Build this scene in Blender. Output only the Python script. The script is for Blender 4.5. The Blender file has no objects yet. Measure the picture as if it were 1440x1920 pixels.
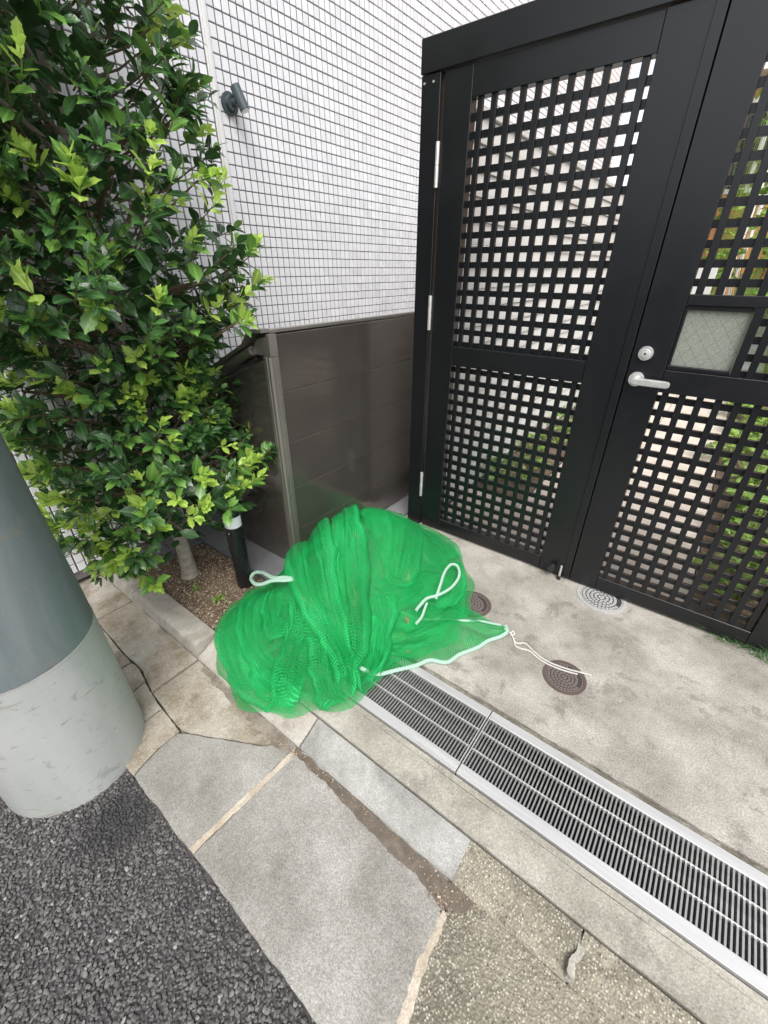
import bpy, bmesh, math, random
import numpy as np
from mathutils import Vector, Matrix
random.seed(7)
rng = np.random.default_rng(7)
S = bpy.context.scene
COL = S.collection
PI = math.pi
R = math.radians

# ------------------------------------------------------------------ camera, sky, sun, exposure
cam = bpy.data.cameras.new('camera')
cam.sensor_fit = 'VERTICAL'
cam.sensor_height = 24.0
cam.lens = 24.0 * 787 / 1920
cam.clip_start = 0.02
cam.clip_end = 500
camo = bpy.data.objects.new('camera', cam)
COL.objects.link(camo)
camo.location = (0, 0, 1.4)
camo.rotation_euler = (R(90 - 30.03), 0, R(37.6))
S.camera = camo

SUN_EL, SUN_AZ = R(54), R(-48)          # soft overcast light
w = bpy.data.worlds.new('World')
S.world = w
w.use_nodes = True
wn = w.node_tree.nodes
wn.clear()
sky = wn.new('ShaderNodeTexSky')
sky.sky_type = 'NISHITA'
sky.sun_disc = False
sky.sun_elevation = SUN_EL
sky.sun_rotation = R(90) - SUN_AZ
sky.air_density = 1.0
sky.dust_density = 2.5
hs = wn.new('ShaderNodeHueSaturation')
hs.inputs["Saturation"].default_value = 0.25
bg = wn.new('ShaderNodeBackground')
bg.inputs['Strength'].default_value = 0.15
wo = wn.new('ShaderNodeOutputWorld')
w.node_tree.links.new(sky.outputs[0], hs.inputs['Color'])
w.node_tree.links.new(hs.outputs[0], bg.inputs['Color'])
w.node_tree.links.new(bg.outputs[0], wo.inputs['Surface'])
sl = bpy.data.lights.new('sun', 'SUN')
sl.energy = 1.5
sl.angle = R(35)
sl.color = (1.0, 0.97, 0.93)
so = bpy.data.objects.new('sun', sl)
COL.objects.link(so)
sd = Vector((math.cos(SUN_EL) * math.cos(SUN_AZ), math.cos(SUN_EL) * math.sin(SUN_AZ), math.sin(SUN_EL)))
so.rotation_euler = (-sd).to_track_quat('-Z', 'Y').to_euler()
so.location = (-2, -4, 6)
S.view_settings.view_transform = 'Standard'
S.view_settings.look = 'None'
S.view_settings.gamma = 1
S.view_settings.use_curve_mapping = False
S.view_settings.exposure = 1.02
S.cycles.transparent_max_bounces = 24
S.cycles.max_bounces = 8

# ------------------------------------------------------------------ materials
class NT:
    def __init__(s, name):
        s.m = bpy.data.materials.new(name)
        s.m.use_nodes = True
        s.t = s.m.node_tree
        s.n = s.t.nodes
        s.p = s.n['Principled BSDF']
    def new(s, typ, **kw):
        x = s.n.new(typ)
        for k, v in kw.items():
            if k in x.inputs: x.inputs[k].default_value = v
            else: setattr(x, k, v)
        return x
    def link(s, a, b): s.t.links.new(a, b)
    def coord(s, kind='Object', scale=(1, 1, 1), rot=(0, 0, 0)):
        c = s.new('ShaderNodeTexCoord')
        mp = s.new('ShaderNodeMapping')
        mp.inputs['Scale'].default_value = scale
        mp.inputs['Rotation'].default_value = rot
        s.link(c.outputs[kind], mp.inputs[0])
        return mp.outputs[0]
    def noise(s, vec, scale, detail=4, rough=0.55, dist=0):
        x = s.new('ShaderNodeTexNoise')
        x.inputs['Scale'].default_value = scale
        x.inputs['Detail'].default_value = detail
        x.inputs['Roughness'].default_value = rough
        x.inputs['Distortion'].default_value = dist
        s.link(vec, x.inputs['Vector'])
        return x.outputs['Fac']
    def voro(s, vec, scale, out='Distance', feature='F1'):
        x = s.new('ShaderNodeTexVoronoi')
        x.feature = feature
        x.inputs['Scale'].default_value = scale
        s.link(vec, x.inputs['Vector'])
        return x.outputs[out]
    def ramp(s, fac, stops, interp='LINEAR'):
        x = s.new('ShaderNodeValToRGB')
        x.color_ramp.interpolation = interp
        e = x.color_ramp.elements
        while len(e) < len(stops): e.new(0.5)
        for i, (p, c) in enumerate(stops):
            e[i].position = p
            e[i].color = (c, c, c, 1) if isinstance(c, (int, float)) else (*c, 1)
        s.link(fac, x.inputs[0])
        return x.outputs[0]
    def mix(s, fac, a, b, mode='MIX'):
        x = s.new('ShaderNodeMix', data_type='RGBA', blend_type=mode)
        for v, i in ((fac, 0), (a, 6), (b, 7)):
            if isinstance(v, (int, float)): x.inputs[i].default_value = v
            elif isinstance(v, tuple): x.inputs[i].default_value = (*v, 1)
            else: s.link(v, x.inputs[i])
        return x.outputs[2]
    def math(s, op, a, b=0.0):
        x = s.new('ShaderNodeMath', operation=op)
        for v, i in ((a, 0), (b, 1)):
            if isinstance(v, (int, float)): x.inputs[i].default_value = v
            else: s.link(v, x.inputs[i])
        return x.outputs[0]
    def bump(s, h, strength=0.3, dist=0.01, normal=None):
        x = s.new('ShaderNodeBump')
        x.inputs['Strength'].default_value = strength
        x.inputs['Distance'].default_value = dist
        s.link(h, x.inputs['Height'])
        if normal is not None: s.link(normal, x.inputs['Normal'])
        s.link(x.outputs[0], s.p.inputs['Normal'])
        return x.outputs[0]
    def col(s, c):
        if isinstance(c, tuple): s.p.inputs['Base Color'].default_value = (*c, 1)
        else: s.link(c, s.p.inputs['Base Color'])
    def set(s, **kw):
        for k, v in kw.items():
            k = k.replace('_', ' ')
            if isinstance(v, (int, float, tuple)): s.p.inputs[k].default_value = v
            else: s.link(v, s.p.inputs[k])

def concrete(name, base, dark, light, speck=0.25, grain=260, big=2.2, bumpd=0.003, stain=(0.10, 0.085, 0.07), stain_amt=0.35, rough=0.85, agg=0.0):
    t = NT(name)
    v = t.coord()
    n1 = t.noise(v, big, 6, 0.6)
    n2 = t.noise(v, big * 6, 5, 0.65, 0.4)
    n3 = t.noise(v, grain, 3, 0.7)
    n4 = t.noise(v, big * 1.7, 6, 0.75, 0.35)
    c = t.mix(t.ramp(n1, [(0.40, 0.0), (0.60, 1.0)]), dark, light)
    c = t.mix(t.ramp(n2, [(0.42, 0.0), (0.60, 0.45)]), c, base)
    c = t.mix(t.ramp(n4, [(0.54, 0.0), (0.62, stain_amt)]), c, stain)
    n5 = t.noise(v, big * 14, 6, 0.75, 0.8)
    c = t.mix(t.ramp(n5, [(0.36, 0.28), (0.5, 0.0)]), c, dark)
    c = t.mix(t.ramp(n5, [(0.60, 0.0), (0.72, 0.35)]), c, tuple(min(1, x * 1.25) for x in light))
    if agg > 0:
        vc = t.voro(v, 165, 'Color')
        vd = t.voro(v, 165, 'Distance')
        bw = t.new('ShaderNodeRGBToBW'); t.link(vc, bw.inputs[0])
        pc = t.ramp(bw.outputs[0], [(0.15, (0.055, 0.053, 0.05)), (0.4, (0.27, 0.24, 0.18)), (0.6, (0.36, 0.33, 0.26)), (0.85, (0.52, 0.49, 0.42))])
        am = t.math('MULTIPLY', t.ramp(vd, [(0.30, 1.0), (0.52, 0.0)]), t.ramp(n2, [(0.3, agg * 0.55), (0.6, agg)]))
        c = t.mix(am, c, pc)
    c = t.mix(speck, c, t.ramp(n3, [(0.3, 0.28), (0.5, 0.5), (0.7, 0.78)]), 'OVERLAY')
    pits = t.voro(v, 420, 'Distance')
    pm = t.math('MULTIPLY', t.ramp(pits, [(0.10, 1.0), (0.22, 0.0)]), t.ramp(t.noise(v, 60, 2), [(0.5, 0.0), (0.6, 0.65)]))
    c = t.mix(pm, c, tuple(x * 0.3 for x in base))
    t.col(c)
    t.set(Roughness=rough)
    h = t.math('ADD', t.math('MULTIPLY', n3, 0.5), t.math('MULTIPLY', n2, 1.0))
    if agg > 0: h = t.math('SUBTRACT', h, t.math('MULTIPLY', vd, 1.3 * agg))
    t.bump(h, 0.55, bumpd)
    return t.m

M = {}
M['drive'] = concrete('driveway_concrete', (0.315, 0.292, 0.255), (0.22, 0.203, 0.175), (0.39, 0.365, 0.325), 0.85, 190, 3.4, 0.003, (0.13, 0.12, 0.10), 0.6)
M['slab'] = concrete('slab_concrete', (0.275, 0.265, 0.24), (0.185, 0.175, 0.155), (0.345, 0.335, 0.31), 0.85, 240, 3.2, 0.004, (0.20, 0.18, 0.145), 0.5, agg=0.12)
M['slab_old'] = concrete('weathered_slab_concrete', (0.33, 0.295, 0.24), (0.20, 0.165, 0.115), (0.44, 0.41, 0.36), 0.6, 240, 4.5, 0.004, (0.16, 0.125, 0.085), 0.7, agg=0.35)
M['slab_agg'] = concrete('exposed_aggregate_concrete', (0.21, 0.19, 0.145), (0.11, 0.10, 0.075), (0.30, 0.275, 0.215), 0.6, 200, 2.4, 0.005, (0.08, 0.072, 0.055), 0.6, agg=0.9)
M['kerb'] = concrete('kerb_concrete', (0.37, 0.345, 0.305), (0.27, 0.245, 0.205), (0.46, 0.435, 0.39), 0.5, 260, 4.0, 0.003, (0.19, 0.16, 0.12), 0.45, agg=0.2)
M['kerb_smooth'] = concrete('kerb_mortar', (0.285, 0.28, 0.265), (0.20, 0.195, 0.18), (0.36, 0.355, 0.335), 0.7, 260, 6.0, 0.002, (0.25, 0.23, 0.2), 0.3)
M['strip'] = concrete('strip_concrete', (0.33, 0.31, 0.265), (0.23, 0.215, 0.18), (0.42, 0.40, 0.35), 0.55, 220, 3.0, 0.003, (0.15, 0.14, 0.115), 0.5, agg=0.35)
M['silt'] = concrete('damp_silt', (0.19, 0.165, 0.13), (0.13, 0.11, 0.085), (0.27, 0.24, 0.20), 0.6, 220, 9, 0.003, (0.10, 0.08, 0.06), 0.5, 0.7)
M['mortar'] = concrete('beige_mortar', (0.44, 0.38, 0.30), (0.34, 0.28, 0.21), (0.52, 0.46, 0.38), 0.5, 200, 12, 0.004, (0.25, 0.2, 0.14), 0.4)
M['paver'] = concrete('beige_paver', (0.50, 0.44, 0.38), (0.42, 0.37, 0.31), (0.58, 0.52, 0.46), 0.25, 200, 2.5, 0.002, (0.36, 0.31, 0.26), 0.4)
M['slate'] = concrete('grey_floor_tile', (0.17, 0.17, 0.18), (0.13, 0.13, 0.14), (0.21, 0.21, 0.22), 0.2, 200, 3.0, 0.001, (0.12, 0.12, 0.12), 0.3, 0.55)
M['joint2'] = concrete('mossy_mortar', (0.17, 0.155, 0.12), (0.09, 0.08, 0.055), (0.27, 0.25, 0.21), 0.6, 150, 14, 0.006, (0.07, 0.065, 0.04), 0.5)
M['joint'] = concrete('dark_joint', (0.09, 0.08, 0.065), (0.05, 0.045, 0.035), (0.14, 0.12, 0.10), 0.3, 200, 6, 0.004)

def simple(name, c, rough=0.5, metal=0.0, nscale=0, namt=0.15, bumpd=0.0, spec=0.5, grain=(1, 1, 1)):
    t = NT(name)
    v = t.coord(scale=grain)
    if nscale:
        n = t.noise(v, nscale, 5, 0.6)
        t.col(t.mix(t.ramp(n, [(0.3, 0.0), (0.7, 1.0)]), tuple(x * (1 - namt) for x in c), tuple(min(1, x * (1 + namt)) for x in c)))
        t.set(Roughness=t.ramp(n, [(0.3, rough * 0.85), (0.7, min(1, rough * 1.15))]))
        if bumpd: t.bump(n, 0.4, bumpd)
    else:
        t.col(c)
        t.set(Roughness=rough)
    t.set(Metallic=metal)
    t.p.inputs['Specular IOR Level'].default_value = spec
    return t.m

def gate_paint():
    t = NT('black_powder_coat')
    v = t.coord()
    n = t.noise(v, 900, 2, 0.6)
    n2 = t.noise(v, 5, 6, 0.65)
    # scuffs
    sc = t.noise(t.coord(scale=(1, 1, 0.25), rot=(0, 0.5, 0)), 38, 6, 0.75, 2.0)
    s = t.math('MULTIPLY', t.ramp(sc, [(0.69, 0.0), (0.74, 1.0)]), t.ramp(n2, [(0.52, 0.0), (0.62, 0.5)]))
    c = t.mix(s, (0.0055, 0.006, 0.0076), (0.09, 0.09, 0.09))
    t.col(c)
    t.set(Roughness=t.ramp(n2, [(0.3, 0.30), (0.7, 0.42)]))
    t.p.inputs['Specular IOR Level'].default_value = 0.55
    t.bump(n, 0.25, 0.0006)
    return t.m
M['gate'] = gate_paint()
M['steel'] = simple('brushed_stainless', (0.80, 0.79, 0.77), 0.38, 0.72, 40, 0.12, 0.0002)
M['steel_dull'] = simple('dull_galvanised_steel', (0.50, 0.50, 0.48), 0.38, 0.85, 30, 0.15, 0.0002)
M['steel_frame'] = simple('grating_frame_steel', (0.64, 0.635, 0.625), 0.45, 0.6, 14, 0.10, 0.0003, grain=(0.2, 6, 6))
M['rubber'] = simple('black_rubber', (0.02, 0.02, 0.02), 0.6)
M['lampblack'] = simple('bollard_black_paint', (0.012, 0.012, 0.013), 0.28, 0, 20, 0.1)
M['opal'] = simple('opal_lamp_lens', (0.84, 0.87, 0.87), 0.3)
M['spot'] = simple('spotlight_grey_paint', (0.055, 0.075, 0.085), 0.45, 0, 30, 0.1)
M['white_al'] = simple('white_aluminium_trim', (0.72, 0.72, 0.71), 0.4, 0, 8, 0.05)
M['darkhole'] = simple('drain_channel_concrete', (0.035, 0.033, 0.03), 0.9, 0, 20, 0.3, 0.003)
M['string'] = simple('white_cotton_string', (0.60, 0.58, 0.54), 0.8, 0, 200, 0.15, 0.001)
M['rope'] = simple('pale_green_tinted_rope', (0.33, 0.50, 0.40), 0.7, 0, 160, 0.16, 0.001)
M['deadleaf'] = simple('dry_brown_leaf', (0.20, 0.12, 0.06), 0.7, 0, 60, 0.4, 0.001)
M['bark'] = simple('smooth_grey_bark', (0.33, 0.29, 0.24), 0.85, 0, 22, 0.35, 0.006, grain=(1, 1, 3))
M['twig'] = simple('brown_twig', (0.13, 0.09, 0.055), 0.8, 0, 60, 0.3, 0.002)
M['twig_new'] = simple('green_twig', (0.20, 0.30, 0.06), 0.6)

def bin_metal(name, c, rough):
    t = NT(name)
    v = t.coord()
    n = t.noise(v, 3, 5, 0.6)
    f = t.noise(v, 700, 2)
    t.col(t.mix(t.ramp(n, [(0.3, 0.0), (0.7, 1.0)]), tuple(x * 0.9 for x in c), tuple(x * 1.12 for x in c)))
    t.set(Metallic=0.8, Roughness=t.ramp(n, [(0.3, rough), (0.7, rough + 0.1)]))
    t.bump(f, 0.12, 0.0003)
    return t.m
M['bin'] = bin_metal('brown_metallic_sheet', (0.235, 0.208, 0.186), 0.10)
M['bin_trim'] = bin_metal('bronze_grey_trim', (0.36, 0.335, 0.30), 0.34)

def tile_mat():
    t = NT('white_glazed_mosaic_tile')
    g = t.new('ShaderNodeNewGeometry')
    v = t.coord()
    n = t.noise(v, 9, 4, 0.6)
    rp = t.ramp(g.outputs['Random Per Island'], [(0.0, 0.0), (1.0, 1.0)])
    c = t.mix(rp, (0.66, 0.665, 0.685), (0.76, 0.765, 0.78))
    c = t.mix(t.math('MULTIPLY', n, 0.25), c, (0.62, 0.62, 0.64))
    t.col(c)
    t.set(Roughness=0.42)
    t.bump(t.noise(v, 260, 3), 0.25, 0.0012)
    return t.m
M['tile'] = tile_mat()
M['grout'] = simple('dark_grey_grout', (0.15, 0.135, 0.14), 0.95, 0, 60, 0.2)
M['siding'] = simple('light_grey_siding_board', (0.52, 0.51, 0.49), 0.5, 0, 3, 0.08)
M['orange'] = simple('orange_render', (0.62, 0.27, 0.12), 0.9, 0, 6, 0.15, 0.003)
M['redbrick'] = simple('red_painted_board', (0.40, 0.09, 0.06), 0.8, 0, 8, 0.2)
M['winframe'] = simple('white_window_frame', (0.75, 0.75, 0.73), 0.5)
M['winglass'] = simple('dark_window_glass', (0.03, 0.035, 0.04), 0.08)
M['corr'] = simple('pale_corrugated_sheet', (0.58, 0.62, 0.62), 0.5, 0, 4, 0.1)

def asphalt_stone():
    t = NT('asphalt_chippings')
    g = t.new('ShaderNodeNewGeometry')
    v = t.coord()
    n = t.noise(v, 5, 4, 0.6)
    n2 = t.noise(v, 500, 3, 0.6)
    c = t.ramp(g.outputs['Random Per Island'], [(0.0, (0.045, 0.042, 0.043)), (0.5, (0.085, 0.080, 0.080)), (0.88, (0.13, 0.123, 0.12)), (0.98, (0.19, 0.18, 0.17)), (1.0, (0.34, 0.32, 0.3))])
    c = t.mix(t.ramp(n, [(0.35, 0.0), (0.7, 0.5)]), c, (0.08, 0.074, 0.068))
    c = t.mix(0.35, c, t.ramp(n2, [(0.3, 0.3), (0.7, 0.75)]), 'OVERLAY')
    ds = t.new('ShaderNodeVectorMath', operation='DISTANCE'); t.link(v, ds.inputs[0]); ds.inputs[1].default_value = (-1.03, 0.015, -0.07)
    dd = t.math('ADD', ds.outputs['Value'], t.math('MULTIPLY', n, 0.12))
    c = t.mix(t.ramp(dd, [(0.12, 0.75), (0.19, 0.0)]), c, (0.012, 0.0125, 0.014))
    t.col(c)
    t.set(Roughness=0.62)
    t.bump(n2, 0.5, 0.001)
    return t.m
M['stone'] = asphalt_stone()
M['asphalt'] = concrete('asphalt_binder', (0.05, 0.047, 0.047), (0.035, 0.033, 0.033), (0.07, 0.067, 0.066), 0.5, 200, 6, 0.006, (0.02, 0.02, 0.02), 0.3, 0.8)
M['ground'] = concrete('asphalt_street', (0.06, 0.058, 0.056), (0.045, 0.044, 0.042), (0.075, 0.072, 0.07), 0.5, 120, 0.6, 0.004, (0.04, 0.04, 0.04), 0.3, 0.85)
M['soil'] = concrete('brown_soil', (0.15, 0.10, 0.065), (0.085, 0.055, 0.035), (0.20, 0.145, 0.10), 0.5, 150, 5, 0.02, (0.06, 0.04, 0.025), 0.5, 0.95)

def pebble_mat():
    t = NT('small_mixed_gravel')
    g = t.new('ShaderNodeNewGeometry')
    t.col(t.ramp(g.outputs['Random Per Island'], [(0.0, (0.08, 0.05, 0.032)), (0.45, (0.20, 0.14, 0.09)), (0.75, (0.34, 0.26, 0.18)), (1.0, (0.60, 0.53, 0.43))]))
    t.set(Roughness=0.85)
    return t.m
M['pebble'] = pebble_mat()

def pole_mat(name, c1, c2, seed):
    t = NT(name)
    v = t.coord(scale=(1, 1, 0.22))
    v2 = t.coord()
    n = t.noise(v, 7 + seed, 7, 0.7, 0.6)
    n2 = t.noise(v2, 16, 5, 0.7, 0.8)
    n3 = t.noise(t.coord(scale=(1, 1, 4)), 9, 4, 0.6, 1.5)
    c = t.mix(t.ramp(n, [(0.3, 0.0), (0.72, 1.0)]), c1, c2)
    c = t.mix(t.ramp(n2, [(0.60, 0.0), (0.66, 0.45)]), c, (0.19, 0.19, 0.17))
    c = t.mix(t.ramp(n3, [(0.64, 0.0), (0.67, 0.6)]), c, (0.20, 0.185, 0.135))
    sp = t.voro(v2, 42, 'Distance')
    c = t.mix(t.math('MULTIPLY', t.ramp(sp, [(0.05, 1.0), (0.10, 0.0)]), t.ramp(n2, [(0.55, 0.0), (0.6, 0.5)])), c, (0.40, 0.43, 0.44))
    t.col(c)
    t.set(Roughness=t.ramp(n2, [(0.3, 0.34), (0.7, 0.5)]))
    t.bump(n2, 0.15, 0.003)
    return t.m
M['pole_low'] = pole_mat('pale_grey_green_sheet', (0.31, 0.325, 0.31), (0.41, 0.42, 0.405), 0)
M['pole_up'] = pole_mat('dark_grey_green_sheet', (0.11, 0.14, 0.145), (0.18, 0.205, 0.21), 3)

def puddle_mat():
    t = NT('wet_gutter_silt')
    v = t.coord()
    n = t.noise(v, 14, 6, 0.65, 1.5)
    t.col(t.ramp(n, [(0.3, (0.085, 0.068, 0.052)), (0.7, (0.17, 0.14, 0.11))]))
    t.set(Roughness=t.ramp(n, [(0.35, 0.08), (0.65, 0.35)]))
    t.bump(n, 0.15, 0.002)
    return t.m
M['puddle'] = puddle_mat()

def leaf_mat(name, c1, c2, rough, trans):
    t = NT(name)
    g = t.new('ShaderNodeNewGeometry')
    v = t.coord('UV')
    r = g.outputs['Random Per Island']
    c = t.ramp(r, [(0.0, c1), (1.0, c2)])
    sx = t.new('ShaderNodeSeparateXYZ'); t.link(v, sx.inputs[0])
    mid = t.math('ABSOLUTE', sx.outputs[0])
    c = t.mix(t.ramp(mid, [(0.0, 0.55), (0.06, 0.0)]), c, tuple(min(1, x * 1.7 + 0.02) for x in c2))
    back = t.mix(0.5, c, tuple(min(1, x * 1.3 + 0.03) for x in c2))
    c = t.mix(g.outputs['Backfacing'], c, back)
    t.col(c)
    t.set(Roughness=rough)
    t.p.inputs['Specular IOR Level'].default_value = 0.5
    tr = t.new('ShaderNodeBsdfTranslucent')
    t.link(t.mix(0.5, c, tuple(min(1, x * 1.5) for x in c2)), tr.inputs[0])
    ms = t.new('ShaderNodeMixShader'); ms.inputs[0].default_value = trans
    t.link(t.p.outputs[0], ms.inputs[1]); t.link(tr.outputs[0], ms.inputs[2])
    t.link(ms.outputs[0], t.n['Material Output'].inputs[0])
    t.bump(t.noise(v, 9, 3), 0.25, 0.004)
    return t.m
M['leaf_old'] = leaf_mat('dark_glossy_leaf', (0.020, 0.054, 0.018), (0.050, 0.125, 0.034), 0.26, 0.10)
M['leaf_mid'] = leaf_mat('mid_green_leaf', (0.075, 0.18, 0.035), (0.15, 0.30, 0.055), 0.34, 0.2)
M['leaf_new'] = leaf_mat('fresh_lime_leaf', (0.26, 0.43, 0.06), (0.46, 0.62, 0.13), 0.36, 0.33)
M['plant'] = leaf_mat('bedding_plant_leaf', (0.08, 0.17, 0.03), (0.26, 0.40, 0.08), 0.45, 0.25)
M['ivy'] = leaf_mat('ivy_leaf', (0.05, 0.13, 0.02), (0.22, 0.36, 0.06), 0.5, 0.25)

def net_mat(name='green_knotless_netting', cover=0.50, period=0.0095):
    t = NT(name)
    uv = t.coord('UV')
    sx = t.new('ShaderNodeSeparateXYZ'); t.link(uv, sx.inputs[0])
    def lines(o, period):
        f = t.math('FRACT', t.math('DIVIDE', o, period))
        d = t.math('ABSOLUTE', t.math('SUBTRACT', f, 0.5))     # 0 centre .. .5 edge
        return d
    P_ = period
    jn = t.noise(uv, 22, 3, 0.6)
    du = lines(t.math('ADD', sx.outputs[0], t.math('MULTIPLY', jn, 0.012)), P_)
    dv = lines(t.math('ADD', sx.outputs[1], t.math('MULTIPLY', jn, -0.010)), P_)
    thr = 0.5 - (1 - math.sqrt(1 - cover)) / 2
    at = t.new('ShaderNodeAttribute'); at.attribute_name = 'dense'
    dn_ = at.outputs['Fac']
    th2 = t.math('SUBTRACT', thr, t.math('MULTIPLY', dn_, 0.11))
    a = t.math('MAXIMUM', t.math('GREATER_THAN', du, th2), t.math('GREATER_THAN', dv, t.math('ADD', th2, 0.03)))
    n = t.noise(uv, 3.0, 5, 0.6)
    n2 = t.noise(uv, 300, 2, 0.6)
    fade = t.ramp(n, [(0.3, (0.006, 0.25, 0.055)), (0.55, (0.012, 0.37, 0.092)), (0.75, (0.03, 0.48, 0.145))])
    c = t.mix(0.25, fade, t.ramp(n2, [(0.3, 0.3), (0.7, 0.75)]), 'OVERLAY')
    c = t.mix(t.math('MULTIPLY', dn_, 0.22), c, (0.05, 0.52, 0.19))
    dirt = t.ramp(t.noise(uv, 7.0, 5, 0.7, 1.0), [(0.62, 0.0), (0.72, 0.55)])
    c = t.mix(dirt, c, (0.28, 0.42, 0.16))
    t.col(c)
    t.set(Roughness=0.65)
    t.p.inputs['Specular IOR Level'].default_value = 0.2
    tl = t.new('ShaderNodeBsdfTranslucent'); t.link(c, tl.inputs[0])
    m1 = t.new('ShaderNodeMixShader'); m1.inputs[0].default_value = 0.10
    t.link(t.p.outputs[0], m1.inputs[1]); t.link(tl.outputs[0], m1.inputs[2])
    tp = t.new('ShaderNodeBsdfTransparent')
    m2 = t.new('ShaderNodeMixShader')
    t.link(a, m2.inputs[0])
    t.link(tp.outputs[0], m2.inputs[1]); t.link(m1.outputs[0], m2.inputs[2])
    t.link(m2.outputs[0], t.n['Material Output'].inputs[0])
    return t.m
M['net'] = net_mat()
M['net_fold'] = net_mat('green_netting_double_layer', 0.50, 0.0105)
M['net_thin'] = net_mat('green_netting_single_layer', 0.60)

def glass_mat():
    t = NT('frosted_wired_glass')
    v = t.coord()
    n = t.noise(v, 160, 3, 0.7)
    sx = t.new('ShaderNodeSeparateXYZ'); t.link(v, sx.inputs[0])
    def wire(sign):
        s = t.math('ADD', sx.outputs[0], t.math('MULTIPLY', sx.outputs[2], sign))
        f = t.math('FRACT', t.math('DIVIDE', s, 0.045))
        return t.math('LESS_THAN', t.math('ABSOLUTE', t.math('SUBTRACT', f, 0.5)), 0.018)
    wmask = t.math('MAXIMUM', wire(0.8), wire(-0.8))
    c = t.mix(t.math('MULTIPLY', wmask, 0.55), t.ramp(n, [(0.3, (0.36, 0.39, 0.34)), (0.7, (0.58, 0.61, 0.55))]), (0.12, 0.13, 0.12))
    t.col(c)
    t.set(Roughness=0.5)
    tl = t.new('ShaderNodeBsdfTranslucent'); t.link(c, tl.inputs[0])
    m1 = t.new('ShaderNodeMixShader'); m1.inputs[0].default_value = 0.6
    t.link(t.p.outputs[0], m1.inputs[1]); t.link(tl.outputs[0], m1.inputs[2])
    t.link(m1.outputs[0], t.n['Material Output'].inputs[0])
    t.bump(n, 0.6, 0.002)
    return t.m
M['glass'] = glass_mat()

def cover_mat(name, hi, lo, scale):
    t = NT(name)
    v = t.coord()
    n = t.noise(v, 30, 4)
    t.col(t.mix(n, lo, hi))
    t.set(Roughness=0.55, Metallic=0.4)
    return t.m
M['mh_brown'] = cover_mat('rusty_cast_iron', (0.25, 0.205, 0.19), (0.17, 0.135, 0.125), 1)
M['mh_brown_rim'] = cover_mat('brown_iron_rim', (0.17, 0.125, 0.11), (0.11, 0.08, 0.07), 1)
M['mh_white'] = simple('pale_worn_iron', (0.45, 0.45, 0.44), 0.5, 0.2, 30, 0.1)
M['mh_dark'] = simple('cover_recess', (0.045, 0.04, 0.038), 0.8, 0, 30, 0.2)

# ------------------------------------------------------------------ builders
def link(o, parent=None):
    COL.objects.link(o)
    if parent is not None: o.parent = parent
    return o

def tag(o, label=None, cat=None, group=None, kind=None):
    if label: o['label'] = label
    if cat: o['category'] = cat
    if group: o['group'] = group
    if kind: o['kind'] = kind
    return o

def empty(name, loc=(0, 0, 0), label=None, cat=None, group=None):
    o = bpy.data.objects.new(name, None)
    o.empty_display_size = 0.05
    o.location = loc
    link(o)
    return tag(o, label, cat, group)

def mesh_np(name, V, F, mat, smooth=False, uv=None, parent=None, mats=None, midx=None):
    me = bpy.data.meshes.new(name)
    me.from_pydata([tuple(v) for v in V] if not isinstance(V, np.ndarray) else V.tolist(), [], F.tolist() if isinstance(F, np.ndarray) else F)
    if uv is not None:
        l = me.uv_layers.new(name='UVMap')
        idx = np.empty(len(me.loops), dtype=np.int32)
        me.loops.foreach_get('vertex_index', idx)
        l.data.foreach_set('uv', np.asarray(uv, dtype=np.float32)[idx].ravel())
    for m in (mats or [mat]): me.materials.append(m)
    if midx is not None: me.polygons.foreach_set('material_index', np.asarray(midx, dtype=np.int32))
    if smooth: me.polygons.foreach_set('use_smooth', [True] * len(me.polygons))
    me.update()
    o = bpy.data.objects.new(name, me)
    return link(o, parent)

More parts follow.
